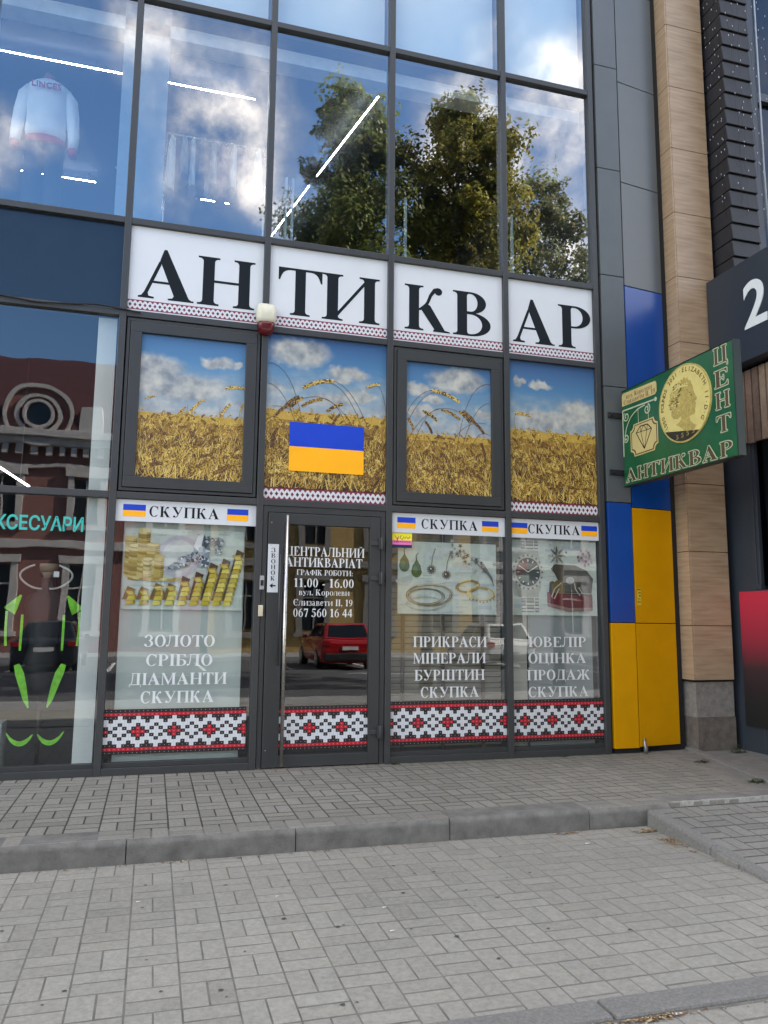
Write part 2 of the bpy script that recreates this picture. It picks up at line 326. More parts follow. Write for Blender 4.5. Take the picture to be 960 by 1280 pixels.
GL['Й'] = lambda: (GL['И']()[0], GL['И']()[1] + [ring(.565, 1.2, .19, .13, .05, .06, 180, 360)])
def low(ch): return lambda: (lambda g: (g[0]*.74, [[(a*.74, b*.7) for a, b in q] for q in g[1]]))(GL[ch]())
for lo, up in zip('влоизткум', 'ВЛОИЗТКУМ'): GL[lo] = low(up)
GL['у'] = lambda: (.72, [[(a*.72, b*.72-.02 if b > .45 else b*.95-.13) for a, b in q] for q in GL['У']()[1]])
GL['р'] = lambda: (.70, [stem(.08, .17, -.28, .7, True, False, .07)] + [ring(.33, .35, .32, .36, .16, .04, -120, 120)])
GL['е'] = lambda: (.56, [ring(.28, .35, .26, .36, .15, .045, 20, 325), rect(.11, .50, .36, .42)])
GL['а'] = lambda: (.60, [ring(.2, .52, .24, .18, .14, .05, 0, 150), rect(.30, .44, .08, .54), ring(.22, .2, .2, .2, .13, .045, 60, 320), rect(.4, .56, 0, .06)])
def word(mb, txt, x0, x1, z0, cap, place, m=0, d0=0., sp=.05, dd=.00035):
    """lay txt out between x0 and x1, capitals cap high; place(u, v, d)->xyz, d = distance proud of the surface"""
    gs = [GL[c]() for c in txt]; tot = sum(g[0] for g in gs) + sp*(len(gs)-1); k = (x1-x0)/tot; x = 0
    for g in gs:
        for i, p in enumerate(g[1]):
            dz = d0 + dd*(i % 6); mb.flat([(x0+(x+a)*k, z0+b*cap) for a, b in p], lambda u, v: place(u, v, dz), m)
        x += g[0]+sp
    return mb
def facing(y): return lambda u, v, d=0.: (u, y-d, v)          # drawn on a plane that faces the street
def sans(txt, name, size, m, parent, loc, rot, bold=.0, extrude=.002, fit=None, align='CENTER'):
    cu = bpy.data.curves.new(name, 'FONT'); cu.body = txt; cu.size = size; cu.extrude = extrude; cu.offset = bold; cu.align_x = align
    tmp = bpy.data.objects.new('tmp', cu); C.objects.link(tmp); dg = bpy.context.evaluated_depsgraph_get()
    me = bpy.data.meshes.new_from_object(tmp.evaluated_get(dg)); bpy.data.objects.remove(tmp); me.name = name
    me.materials.clear(); me.materials.append(m)
    if fit:
        xs = [v.co.x for v in me.vertices]; k = fit/(max(xs)-min(xs))
        for v in me.vertices: v.co.x *= k
    o = bpy.data.objects.new(name, me); C.objects.link(o); o.location = loc; o.rotation_euler = rot
    if parent is not None:
        o.parent = parent; p = Vector((0, 0, 0)); q = parent
        while q is not None: p += q.location; q = q.parent
        o.location = Vector(loc)-p
    return o
# ================================================================== GROUND
PAVE = attr_mat('concrete_paver', .88, bump=.35, bscale=160, var=.22, vscale=38, spec=.25)
JOINT = mat('joint_sand', (.145, .139, .121), .95, var=.35, vscale=8, bump=.4, bscale=200)
KERBM = mat('kerb_concrete', (.135, .13, .118), .88, var=.38, vscale=7, bump=.4, bscale=140)
KERBG = mat('granite_kerb', (.17, .165, .152), .8, var=.3, vscale=70, bump=.5, bscale=200)
CHAN = mat('rough_channel_concrete', (.165, .16, .146), .9, var=.3, vscale=7, bump=.5, bscale=90)
ASPH = mat('asphalt', (.07, .07, .072), .85, var=.2, vscale=5, bump=.3, bscale=150)
def stone(mb, x0, x1, y0, y1, z, tint, zf=None, g=.0030, ch=.003, th=.05):
    """one paver with chamfered edges; zf(x,y) gives the lie of the ground"""
    zf = zf or (lambda x, y: z); j = lambda: random.uniform(-.0012, .0012); dz = random.uniform(-.0007, .0007)
    gx, gy = g*.72, g*1.5       # the courses were laid with wider joints along the street than across
    x0 += gx+j()*.5; x1 -= gx+j()*.5; y0 += gy+j(); y1 -= gy+j()
    out = [(x0, y0), (x1, y0), (x1, y1), (x0, y1)]; inn = [(x0+ch, y0+ch), (x1-ch, y0+ch), (x1-ch, y1-ch), (x0+ch, y1-ch)]
    i = len(mb.v)
    mb.v += [(x, y, zf(x, y)-th) for x, y in out] + [(x, y, zf(x, y)-.004+dz) for x, y in out] + [(x, y, zf(x, y)+dz) for x, y in inn]
    for k in range(4):
        k2 = (k+1) % 4
        for a in (0, 4): mb.f.append((i+a+k, i+a+k2, i+a+4+k2, i+a+4+k)); mb.m.append(0); mb.t.append(tint); mb.sm.append(False)
    mb.f.append((i+8, i+9, i+10, i+11)); mb.m.append(0); mb.t.append(tint); mb.sm.append(False)
def basket(mb, x0, x1, y0, y1, zf, base, keep=lambda x, y: True, cell=.2085, rnd=.10, tint=lambda x, y, c: c, off=(0, 0), g=.0030):
    ni = int((x1-x0)/cell)+1; nj = int((y1-y0)/cell)+1
    for i in range(ni):
        for j in range(nj):
            a, b = x0+i*cell+off[0], y1-(j+1)*cell+off[1]
            h = (i+j) % 2
            for q in range(2):
                if h: r = (a, a+cell, b+q*cell/2, b+(q+1)*cell/2)
                else: r = (a+q*cell/2, a+(q+1)*cell/2, b, b+cell)
                cx, cy = (r[0]+r[1])/2, (r[2]+r[3])/2
                if not keep(cx, cy): continue
                n = mnoise.noise(Vector((cx*1.3, cy*1.3, 3)))*.10+mnoise.noise(Vector((cx*.45, cy*.6, 9)))*.12-(.09*random.random() if random.random() < .07 else 0)
                k = 1+random.uniform(-rnd, rnd)+n; w = random.uniform(-.006, .012)
                stone(mb, *r, 0, tint(cx, cy, (base[0]*k*(1+w), base[1]*k, base[2]*k*(1-w))), zf, g)
# shop-front step: pavers, 1 cm joints of sand underneath
def edge_x(y): return 4.15 + .145*y            # the pavers stop here, a concrete channel follows
STEP = MB(); 
def step_tint(x, y, c):
    w = max(0, 1+(y+.02)/.55)*max(0, min(1, (x-.6)/1.2))*.45      # mossier by the shop front
    g = (.085, .088, .06); return tuple(a*(1-w)+b*w for a, b in zip(c, g))
basket(STEP, -6.2, 4.3, -1.79, .09, lambda x, y: 0, (.208, .198, .172), keep=lambda x, y: x < edge_x(y)-.02 and y < .1, tint=step_tint, off=(.04, 0), g=.0048)
tag(STEP.build('shop_step_pavement', PAVE), kind='structure')
b = MB(); b.box(-6.4, 4.3, -1.83, .3, -.16, -.0016); tag(b.build('step_bed', mat('mossy_joint', (.040, .041, .032), .95, var=.4, vscale=8, bump=.4, bscale=200)), kind='structure')
# kerb stones of the step, each with a rounded front
def kerb_stone(x0, x1, yb, yf, zt, zb):
    p = [(yb, zb), (yf, zb), (yf+.004, zt-.05)] + arc(yf+.044, zt-.04, .04, .04, 180, 90, 6) + [(yb, zt)]
    b = MB(); b.prism(p, lambda u, v, d: (d, u, v), x0+.003, x1-.003, smooth=False)
    return b.build('kerb_stone', KERBM, smooth_fix=True, bevel=.004)
xs = [-6.2, -5.15, -4.1, -3.05, -2.02, -.985, .035, 1.075, 2.125, 2.80]
for a, b2 in zip(xs, xs[1:]):
    k = kerb_stone(a, b2, -1.785, -2.02+random.uniform(-.004, .004), random.uniform(-.003, .003), -.3); tag(k, kind='structure')
kerb_r = MB(); kerb_r.box(2.803, 5.2, -1.97, -1.785, -.3, .001); tag(kerb_r.build('kerb_edge', CHAN, bevel=.006), kind='structure')
wl = MB(); pts = []
x = 2.84
while x < 4.6:
    x2 = x+random.uniform(.03, .09); wl.box(x, x2, -1.99+random.uniform(-.004, .004), -1.965, -.03, .002+random.uniform(0, .004)); x = x2
tag(wl.build('mortar_line', mat('pale_mortar', (.34, .335, .31), .9, var=.3, vscale=40, bump=.5, bscale=150)), kind='structure')
# forecourt at street level
ZS = -.14
ST = MB()
def ramp_z(x, y): return max(ZS, -.03 + (y+1.97)*.075) if y < -1.97 else -.03
def side_x(y): return 2.555 + .06*(y+2.0)      # foot of the low kerb on the right
basket(ST, -7.0, 2.9, -4.27, -2.02, lambda x, y: ZS, (.268, .255, .222), keep=lambda x, y: x < side_x(y)+.10, rnd=.055, off=(.02, 0))
basket(ST, -7.0, 6.5, -6.6, -4.42, lambda x, y: ZS, (.268, .255, .222), keep=lambda x, y: True, rnd=.055, off=(.11, 0))
basket(ST, 2.40, 6.5, -4.26, -2.0, lambda x, y: ramp_z(x, y), (.205, .197, .178), keep=lambda x, y: x > side_x(y)+.04, off=(.0, 0), g=.0048)
tag(ST.build('forecourt_pavement', PAVE), kind='structure')
b = MB(); b.face([(-7.2, -6.6, ZS-.0016), (2.75, -6.6, ZS-.0016), (2.75, -2.0, ZS-.0016), (-7.2, -2.0, ZS-.0016)])
tag(b.build('forecourt_bed', JOINT), kind='structure'); b = MB(); b.face([(2.62, -1.99, -.0335), (2.62, -3.45, -.1437), (6.7, -3.45, -.1437), (6.7, -1.99, -.0335)][::1]); tag(b.build('ramp_bed', MATS['mossy_joint']), kind='structure'); b = MB()
b.face([(2.75, -6.6, ZS-.0018), (6.7, -6.6, ZS-.0018), (6.7, -4.2, ZS-.0018), (2.75, -4.2, ZS-.0018)])
tag(b.build('forecourt_bed', JOINT), kind='structure')
for a, b2 in zip([-6.4, -5.37, -4.34, -3.31, -2.28, -1.25, -.22, .80, 1.62, 2.62, 3.6, 4.6], [-5.37, -4.34, -3.31, -2.28, -1.25, -.22, .80, 1.62, 2.62, 3.6, 4.6, 5.6]):
    k = MB(); k.box(a+.004, b2-.004, -4.405, -4.262, -.3, ZS+.016); tag(k.build('flush_kerb', KERBG, bevel=.012), kind='structure')
# low kerb running out from the step on the right, dropping to street level
ys = [-2.025, -2.75, -3.35, -4.24]
for a, b2 in zip(ys, ys[1:]):
    k = MB(); ya, yb = a-.004, b2+.004
    za, zb = ramp_z(0, ya)+.012, ramp_z(0, yb)+.012
    k.hexa([(side_x(yb)+.01, yb, -.3), (side_x(yb)+.125, yb, -.3), (side_x(ya)+.125, ya, -.3), (side_x(ya)+.01, ya, -.3),
            (side_x(yb)+.03, yb, zb), (side_x(yb)+.125, yb, zb), (side_x(ya)+.125, ya, za), (side_x(ya)+.03, ya, za)])
    tag(k.build('side_kerb', KERBG, bevel=.02), kind='structure')
# concrete channel and the neighbour's slab
b = MB(); b.hexa([(edge_x(-1.79), -1.79, -.3), (4.75, -1.79, -.3), (4.75, .35, -.3), (edge_x(.2)-.15, .35, -.3), (edge_x(-1.79)-.16, -1.79, -.0015), (4.75, -1.79, -.0015), (4.75, .35, -.0015), (edge_x(.2)-.15, .35, -.0015)])
tag(b.build('drain_channel', CHAN), kind='structure')
def nk(y): return 4.50+.29*y
cuts = [.2, -.52, -1.1, -1.75, -2.5]
for a, b2 in zip(cuts, cuts[1:]):
    k = MB(); ya, yb = a-.004, b2+.004
    k.hexa([(nk(yb), yb, -.3), (nk(yb)+.1, yb, -.3), (nk(ya)+.1, ya, -.3), (nk(ya), ya, -.3), (nk(yb), yb, .022), (nk(yb)+.1, yb, .022), (nk(ya)+.1, ya, .022), (nk(ya), ya, .022)])
    tag(k.build('slab_kerb', KERBG, bevel=.012), kind='structure')
b = MB(); b.face([(nk(-2.6), -2.6, .0), (9, -2.6, .0), (9, .4, .0), (nk(.4), .4, .0)]); tag(b.build('neighbour_slab', CHAN), kind='structure')
# big ground sheet, road, markings, far pavement
b = MB(); b.face([(-250, -250, -.36), (250, -250, -.36), (250, 250, -.36), (-250, 250, -.36)]); tag(b.build('ground', ASPH), kind='structure')
b = MB(); b.box(-120, 120, -8.0, -6.6, -.35, ZS); tag(b.build('roadside_pavement', mat('plain_paving', (.26, .255, .245), .9, var=.15, vscale=3)), kind='structure')
b = MB(); b.box(-120, 120, -22.5, -8.004, -.35, -.22); tag(b.build('road', ASPH), kind='structure')
b = MB()
for k in range(-12, 13): b.box(k*6-1.5, k*6+1.5, -15.06, -14.94, -.23, -.215)
for k in range(-10, 22): b.box(k*2.7+.6, k*2.7+.7, -21.8, -17.0, -.23, -.215)
tag(b.build('road_markings', mat('road_paint', (.7, .7, .68), .7, var=.2, vscale=12)), kind='structure')
b = MB(); b.box(-120, 120, -26, -22.5, -.35, -.08); tag(b.build('far_pavement', mat('plain_paving', (.3,.3,.3))), kind='structure')

# ================================================================== SHOP BUILDING
G = .045                                             # glass plane
BLD = thing('shop_building', 'modern shop building with a dark grey glazed front beside a wood clad pillar', 'building', (1.2, 0, 0))
MX = [-5.03, -3.78, -2.53, -1.2815, 0, 1.2389, 2.4947, 3.5645]
ROWS = [0, 2.378, 4.042, 4.929, 7.233, 9.55]
DARKW = mat('dark_render', (.05, .055, .06), .8, var=.1)
IN_UP = mat('interior_blue_black', (.016, .020, .034), .8, var=.1)
IN_LOW = mat('interior_dark', (.018, .019, .021), .8, var=.2)
for i, x in enumerate(MX):
    b = MB(); b.box(x-.03, x+.03, 0, .14, 0, 9.6)
    if i == 4: b = MB(); b.box(x-.03, x+.03, 0, .14, 0, 9.6)
    b.build('mullion', FRAME, BLD, bevel=.004)
for j, z in enumerate(ROWS):
    for i in range(len(MX)-1):
        a, c = MX[i]+.03, MX[i+1]-.03
        if j == 0 and i == 4: continue
        b = MB(); h = (.0, .062) if j == 0 else (-.03, .03)
        b.box(a, c, .004, .13, z+h[0], z+h[1]); b.build('transom', FRAME, BLD, bevel=.004)
def pane(x0, x1, z0, z1, m, y=G, th=.008, name='window_pane', parent=BLD):
    b = MB(); b.face([(x0, y, z0), (x1, y, z0), (x1, y, z1), (x0, y, z1)], 0)
    b.face([(x1, y+th, z0), (x0, y+th, z0), (x0, y+th, z1), (x1, y+th, z1)], 1)
    for p in ([(x0, y, z0), (x0, y, z1), (x0, y+th, z1), (x0, y+th, z0)], [(x1, y, z0), (x1, y+th, z0), (x1, y+th, z1), (x1, y, z1)],
              [(x0, y, z0), (x0, y+th, z0), (x1, y+th, z0), (x1, y, z0)], [(x0, y, z1), (x1, y, z1), (x1, y+th, z1), (x0, y+th, z1)]): b.face(p, 1)
    return b.build(name, [m, CLEAR], parent)
SPAN = mat('spandrel_glass', srgb(30, 40, 52), .12, var=.05, spec=.5)
for i in range(len(MX)-1):
    a, c = MX[i]+.03, MX[i+1]-.03
    pane(a, c, 4.959, 7.203, G_UP); pane(a, c, 7.263, 9.52, G_UP)
    if i <= 2:
        b = MB(); b.box(a, c, .05, .07, 4.072, 4.899); b.build('spandrel_panel', SPAN, BLD)
        pane(a, c, 2.408, 4.012, G_LOW); 
    if i == 4 : pane(a, c, 2.408, 4.012, G_LOW)
    if i == 6: pane(a, c, 2.408, 4.012, G_LOW)
    if i in (3, 5):
        # opening casement with a deep sash
        f = MB(); y0, y1 = .006, .10
        def rim(b, x0, x1, z0, z1, w, y0, y1):
            b.box(x0, x1, y0, y1, z0, z0+w); b.box(x0, x1, y0, y1, z1-w, z1); b.box(x0, x0+w, y0, y1, z0+w, z1-w); b.box(x1-w, x1, y0, y1, z0+w, z1-w)
        rim(f, a+.012, c-.012, 2.420, 4.004, .028, .014, .10); fo = f.build('casement_window', FRAME2, BLD, bevel=.003)
        s = MB(); rim(s, a+.044, c-.044, 2.452, 3.972, .098, .002, .09); so = s.build('sash', FRAME2, fo, bevel=.004)
        pane(a+.14, c-.14, 2.548, 3.876, G_LOW, y=.04, name='pane', parent=fo)
    if i == 4: continue
    pane(a, c, .10, 2.348, G_LOW)
    b = MB(); b.box(a, c, .03, .10, .062, .10); b.build('glazing_bead', FRAME2, BLD, bevel=.003)
# the shell behind the glass
b = MB()
b.box(-14, 4.45, 7.0, 7.3, -.2, 13.0); b.box(-14.3, -14, .2, 7.3, -.2, 13.0); b.box(4.2, 4.45, .3, 7.0, -.2, 13.0)
b.box(-14, -5.06, .0, .25, -.2, 13.0); b.box(-5.06, 4.42, .02, .3, 9.585, 13.0)  # unseen upper walls raised so the forecourt falls in shade
b.box(-14, 4.2, .26, 6.998, -.3, -.004); b.box(-14, 4.45, .1, 7.3, 13.0, 13.2)
b.build('wall', DARKW, BLD)
b = MB(); b.box(-5.0, 4.19, .145, 6.99, 4.02, 4.945); b.box(-5.0, 4.19, .34, 6.99, 7.90, 9.5); b.box(-5.05, -5.0, .15, 6.99, 4.945, 7.9); b.box(-5., 4.19, 6.9, 6.99, 4.945, 7.9); b.box(4.1, 4.19, .15, 6.9, 4.945, 7.9)
b.build('upper_floor', IN_UP, BLD)
b = MB(); b.box(-5.0, 4.19, 5.2, 5.3, 0, 4.02); b.box(-1.27, -1.22, .46, 5.2, 0, 4.02); b.box(4.1, 4.19, .15, 5.2, 0, 4.02); b.box(-5.05, -5.0, .15, 5.2, 0, 4.02)
b.build('ground_floor_room', IN_LOW, BLD)
b = MB(); b.box(-5, 4.19, .3, .5, 7.06, 7.2); b.build('pale_band_board', mat('white_board', (.62, .64, .66), .7), BLD)  # white board behind the tops of the upper windows
for i in range(len(MX)-1):
    b = MB(); b.box(MX[i]+.05, MX[i+1]-.05, .16, .172, 7.28, 9.5); b.build('roller_blind', mat('white_blind', (.62, .66, .66), .8, var=.05, vscale=1.5), BLD)
COLW = mat('interior_column_paint', (.47, .49, .48), .75, var=.08, vscale=2)
b = MB(); b.box(-1.49, -1.33, .09, .42, 0, 4.0); b.build('inside_column', COLW, BLD)
b = MB(); b.box(-1.43, -1.00, .30, .55, 4.95, 7.9); b.build('inside_column', mat('upstairs_column_paint', (.20, .27, .34), .75, var=.08), BLD)
# dark metal cladding to the right of the glass: two folds of cassettes
CLAD = mat('grey_cassette', (.088, .098, .102), .38, var=.09, vscale=2.3, spec=.5)
PBLUE = mat('painted_blue_cassette', srgb(10, 64, 140), .3, var=.08, vscale=2.5, spec=.5)
PYEL = mat('painted_yellow_cassette', srgb(200, 143, 0), .45, var=.08, vscale=2.5, spec=.15)
b = MB(); b.box(3.596, 3.622, .03, .3, 0, 9.6); b.box(4.45, 4.53, .10, .3, -.2, 13.0); b.box(3.62, 4.5, .12, .3, 0, 9.6); b.build('shadow_gap', GASKET, BLD)
def cassette(x0, x1, y0, y1, z0, z1, m, lab=None):
    d = .05; g = .004
    b = MB(); b.hexa([(x0+g, y0, z0+g), (x1-g, y1, z0+g), (x1-g, y1+d, z0+g), (x0+g, y0+d, z0+g), (x0+g, y0, z1-g), (x1-g, y1, z1-g), (x1-g, y1+d, z1-g), (x0+g, y0+d, z1-g)])
    o = b.build('cladding_panel', m, BLD, bevel=.004); 
    if lab: o['label'] = lab
z1s = [.045, 1.308, 2.563, 3.82, 5.083, 6.34, 7.6, 8.86, 10.1, 11.4, 12.98]
for k, (a, c) in enumerate(zip(z1s, z1s[1:])): cassette(3.624, 3.916, -.004, -.004, a, c, (PYEL, PBLUE)[k] if k < 2 else CLAD, ('bright yellow painted cladding panel', 'bright blue painted cladding panel')[k] if k < 2 else None)
z2s = [.055, 1.304, 2.52, 3.75, 4.992, 6.217, 7.45, 8.68, 9.9, 11.4, 12.98]
CL2 = [PYEL, PYEL, PBLUE, PBLUE]
for k, (a, c) in enumerate(zip(z2s, z2s[1:])): cassette(3.92, 4.462, 0.0, .075, a, c, CL2[k] if k < 4 else CLAD, ('yellow painted cladding panel', 'blue painted cladding panel')[k//2] if k < 4 else None)
b = MB(); b.box(3.63, 3.93, .012, .1, -.05, .04); b.box(3.97, 4.46, .09, .2, -.05, .05); b.build('plinth', GASKET, BLD)
# ---- door
DR = MB(); x0, x1 = .034, 1.205
DR.box(x0, .078, .012, .12, 0, 2.348); DR.box(1.158, x1, .012, .12, 0, 2.348); DR.box(.078, 1.158, .012, .12, 2.29, 2.348)
dro = DR.build('door', FRAME2, BLD, bevel=.003); dro['label'] = 'dark grey glazed entrance door'
L_ = MB(); L_.box(.084, .228, 0, .075, .012, 2.284); L_.box(1.052, 1.152, 0, .075, .012, 2.284); L_.box(.228, 1.052, 0, .075, 2.182, 2.284); L_.box(.228, 1.052, 0, .075, .012, .112)
L_.build('door_leaf', FRAME2, dro, bevel=.004)
pane(.228, 1.052, .112, 2.182, G_LOW, y=.032, name='door_glass', parent=dro)
h = MB(); h.tube([(.245, -.075, .03), (.245, -.075, 2.255)], .0165, 14); 
for z in (.35, 1.95): h.tube([(.245, -.075, z), (.245, 0, z)], .009, 8)
h.build('pull_handle', STEEL, dro)
hb = MB(); hb.tube([(.195, -.05, .9), (.195, -.05, 1.9)], .008, 8); hb.box(.165, .19, -.012, 0, .96, 1.12); hb.build('lock_plate', FRAME, dro)
for z in (2.03, 1.70, .29):
    q = MB(); q.box(1.135, 1.185, -.03, 0, z-.055, z+.055); q.box(1.06, 1.135, -.014, 0, z-.018, z+.018); q.tube([(1.160, -.034, z-.06), (1.160, -.034, z+.06)], .012, 10); q.build('hinge', FRAME, dro, bevel=.003)
b = MB()
for z in (2.19, 1.98, .16): b.tube([(.112, 0, z), (.112, -.004, z)], .006, 8)
b.build('screw_caps', STEEL, dro)
b = MB(); b.box(.036, 1.204, -.03, .1, -.01, .008); b.build('threshold', STEEL, BLD)
# ================================================================== SIGNS ON THE SHOP FRONT
CUTW = WHITE
def small_border(mb, x0, x1, z0, z1, y, mats0, pitch=.058, rim=True):
    """folk embroidery: white zigzag diamonds on burgundy; material slots mats0=white, +1=burgundy, +2=dark"""
    w, bu, dk = mats0, mats0+1, mats0+2
    mb.face([(x0, y, z0), (x1, y, z0), (x1, y, z1), (x0, y, z1)], bu)
    H = z1-z0; zc = (z0+z1)/2
    if rim:
        mb.face([(x0, y-.0004, z0), (x1, y-.0004, z0), (x1, y-.0004, z0+.09*H), (x0, y-.0004, z0+.09*H)], w)
        mb.face([(x0, y-.0004, z1-.05*H), (x1, y-.0004, z1-.05*H), (x1, y-.0004, z1+.02*H), (x0, y-.0004, z1+.02*H)], w)
    n = max(1, round((x1-x0)/pitch)); p = (x1-x0)/n
    za, zb = (z0+.17*H, z1-.13*H) if rim else (z0+.10*H, z1-.10*H); zc = (za+zb)/2; hh = (zb-za)/2
    mb.face([(x0, y-.0005, za), (x1, y-.0005, za), (x1, y-.0005, zb), (x0, y-.0005, zb)], w)
    q = lambda pts, d, m: mb.face([(a, y-d, b) for a, b in pts], m)
    for k in range(n):      # a lattice of white stitches: lozenges inside it, teeth along both edges
        a = x0+k*p; c = a+p/2
        q([(c-.33*p, zc), (c, zc-.46*hh), (c+.33*p, zc), (c, zc+.46*hh)], .0009, bu if k % 2 else dk)
        for e, sg in ((zb, -1), (za, 1)):
            q([(a, e), (a+.36*p, e), (a, e+sg*.52*hh)][::sg], .0009, bu); q([(a+.64*p, e), (a+p, e), (a+p, e+sg*.52*hh)][::sg], .0009, bu)
DKX = mat('embroidery_dark', (.05, .02, .03), .5, var=.1)
SGN = [(-1.25, -.032, [('А', -1.165, -.665), ('Н', -.64, -.11)], 'white sign panel with large black letters АН, leftmost of the row'),
       (.032, 1.208, [('Т', .115, .545), ('И', .545, 1.13)], 'white sign panel with large black letters ТИ above the entrance door'),
       (1.271, 2.463, [('К', 1.395, 1.90), ('В', 1.915, 2.36)], 'white sign panel with large black letters КВ'),
       (2.527, 3.533, [('А', 2.585, 3.075), ('Р', 3.12, 3.53)], 'white sign panel with large black letters АР, rightmost of the row')]
for x0, x1, ls, lab in SGN:
    b = MB(); b.box(x0, x1, .036, .05, 4.074, 4.897)
    o = tag(b.build('sign_panel', WHITE), lab, 'sign', 'white panels of the shop name sign')
    t = MB()
    for ch, a, c in ls: word(t, ch, a, c, 4.215, .475, facing(.036), 0, .001)
    t.build('sign_lettering', INK, o)
    t = MB(); small_border(t, x0, x1, 4.082, 4.192, .0345, 0, pitch=.044); t.build('embroidered_border', [WHITE, BURG, DKX], o)
# ---- purchase signs with two flags
def flag(mb, x0, x1, z0, z1, y):
    zm = (z0+z1)/2
    mb.face([(x0, y, zm), (x1, y, zm), (x1, y, z1), (x0, y, z1)], 0); mb.face([(x0, y, z0), (x1, y, z0), (x1, y, zm), (x0, y, zm)], 1)
SK = [(-1.25, -.03, (-.97, -.36), [(-1.19, -1.0), (-.29, -.10)], 'white СКУПКА sign with two flags above the poster of gold bars'),
      (1.272, 2.463, (1.575, 2.17), [(1.33, 1.515), (2.215, 2.395)], 'white СКУПКА sign with two flags above the jewellery poster with green earrings'),
      (2.528, 3.533, (2.72, 3.315), [(2.532, 2.715), (3.33, 3.515)], 'white СКУПКА sign with two flags above the poster of a wristwatch')]
for x0, x1, tx, fl, lab in SK:
    b = MB(); b.box(x0, x1, .034, .044, 2.152, 2.343)
    o = tag(b.build('purchase_sign', WHITE), lab, 'sign', 'СКУПКА signs over the shop windows')
    t = MB(); word(t, 'СКУПКА', tx[0], tx[1], 2.20, .095, facing(.0335), 0, .0005, sp=.1); t.build('sign_lettering', INK, o)
    for a, c in fl:
        t = MB(); flag(t, a, c, 2.195, 2.302, .0328); t.build('flag', [BLUE, YELLOW], o)
# ---- lettering on the glass
def glass_text(lines, label, cat='lettering', y=.0435, m=WHITEINK, name='window_lettering'):
    o = thing(name, label, cat, (lines[0][1], y, lines[-1][3]))
    for txt, a, c, z, cap in lines: word((t := MB()), txt, a, c, z, cap, facing(y), 0, .0006, sp=.07, dd=.0001).build('text_line', m, o)
    return o
glass_text([('ЗОЛОТО', -.955, -.355, 1.065, .10), ('СРІБЛО', -.935, -.37, .90, .10), ('ДІАМАНТИ', -1.065, -.24, .74, .10), ('СКУПКА', -.965, -.345, .585, .10)], 'white lettering ЗОЛОТО СРІБЛО ДІАМАНТИ СКУПКА under the gold bar poster')
glass_text([('ПРИКРАСИ', 1.50, 2.26, 1.06, .10), ('МІНЕРАЛИ', 1.50, 2.25, .905, .10), ('БУРШТИН', 1.515, 2.235, .745, .10), ('СКУПКА', 1.575, 2.175, .585, .10)], 'white lettering ПРИКРАСИ МІНЕРАЛИ БУРШТИН СКУПКА in front of the brown slat blind')
glass_text([('ЮВЕЛІР', 2.71, 3.36, 1.06, .10), ('ОЦІНКА', 2.705, 3.355, .90, .10), ('ПРОДАЖ', 2.69, 3.385, .735, .10), ('СКУПКА', 2.70, 3.375, .57, .10)], 'white lettering ЮВЕЛІР ОЦІНКА ПРОДАЖ СКУПКА under the wristwatch poster')
glass_text([('ЦЕНТРАЛЬНИЙ', .255, 1.005, 1.895, .085), ('АНТИКВАРІАТ', .255, .985, 1.795, .085), ('ГРАФІК РОБОТИ:', .36, .895, 1.718, .05), ('11.00 - 16.00', .335, .905, 1.607, .08), ('вул. Королеви', .385, .865, 1.533, .055), ('Єлизавети ІІ, 19', .335, .895, 1.437, .06), ('067 560 16 44', .335, .895, 1.335, .075)],
           'white lettering on the door glass with opening hours, street and telephone', y=.0305)
# ---- lower embroidery bands
BP = {0: 'k'*8, 1: 'r'*8, 2: 'wkkkwkkk', 3: 'wwkwwwkw', 4: 'kwwwkwww', 5: 'rkwkwkwk', 6: 'rrkwwwkr', 7: 'rkwkwkwk', 8: 'kwwwkwww', 9: 'wwkwwwkw', 10: 'wkkkwkkk', 11: 'r'*8, 12: 'k'*8}
def band(x0, x1, z0, z1, phase, label, y=.042):
    t = MB(); n = max(8, round((x1-x0)/.0368)); cw = (x1-x0)/n; chh = (z1-z0)/13
    t.face([(x0, y, z0), (x1, y, z0), (x1, y, z1), (x0, y, z1)], 2)
    for i in range(n):
        for j in range(13):
            ch = BP[j][(i+phase) % 8]; a = x0+i*cw; zt = z1-j*chh; g = .0022
            if ch == 'w' and not (j in (5, 7) and BP[j][(i+phase) % 8] != 'w'):
                t.face([(a, y-.0005, zt-chh), (a+cw, y-.0005, zt-chh), (a+cw, y-.0005, zt), (a, y-.0005, zt)], 0)
                t.face([(a+cw*.47, y-.0009, zt-chh), (a+cw*.53, y-.0009, zt-chh), (a+cw*.53, y-.0009, zt), (a+cw*.47, y-.0009, zt)], 3)
            elif ch == 'r':
                t.face([(a+g, y-.0005, zt-chh+g), (a+cw-g, y-.0005, zt-chh+g), (a+cw-g, y-.0005, zt-g), (a+g, y-.0005, zt-g)], 1)
            if ch in 'rk':
                s = .0026; cz, cx = zt-chh/2, a+cw/2
                t.face([(cx-s, y-.001, cz-s), (cx+s, y-.001, cz-s), (cx+s, y-.001, cz+s), (cx-s, y-.001, cz+s)], 3)
    return tag(t.build('embroidery_band', [WHITE, REDX, BLACKX, mat('thread_shade', (.5, .42, .42), .6, var=0)]), label, 'decal', 'red, white and black embroidery bands across the lower glass')
band(-1.25, -.06, .165, .538, 1, 'embroidery band below the white lettering ЗОЛОТО СРІБЛО')
band(.228, 1.052, .150, .535, 1, 'embroidery band across the entrance door glass', y=.029)
band(1.272, 2.463, .155, .555, 1, 'embroidery band below the white lettering ПРИКРАСИ МІНЕРАЛИ')
band(2.53, 3.533, .145, .548, 5, 'embroidery band below the white lettering ЮВЕЛІР ОЦІНКА')
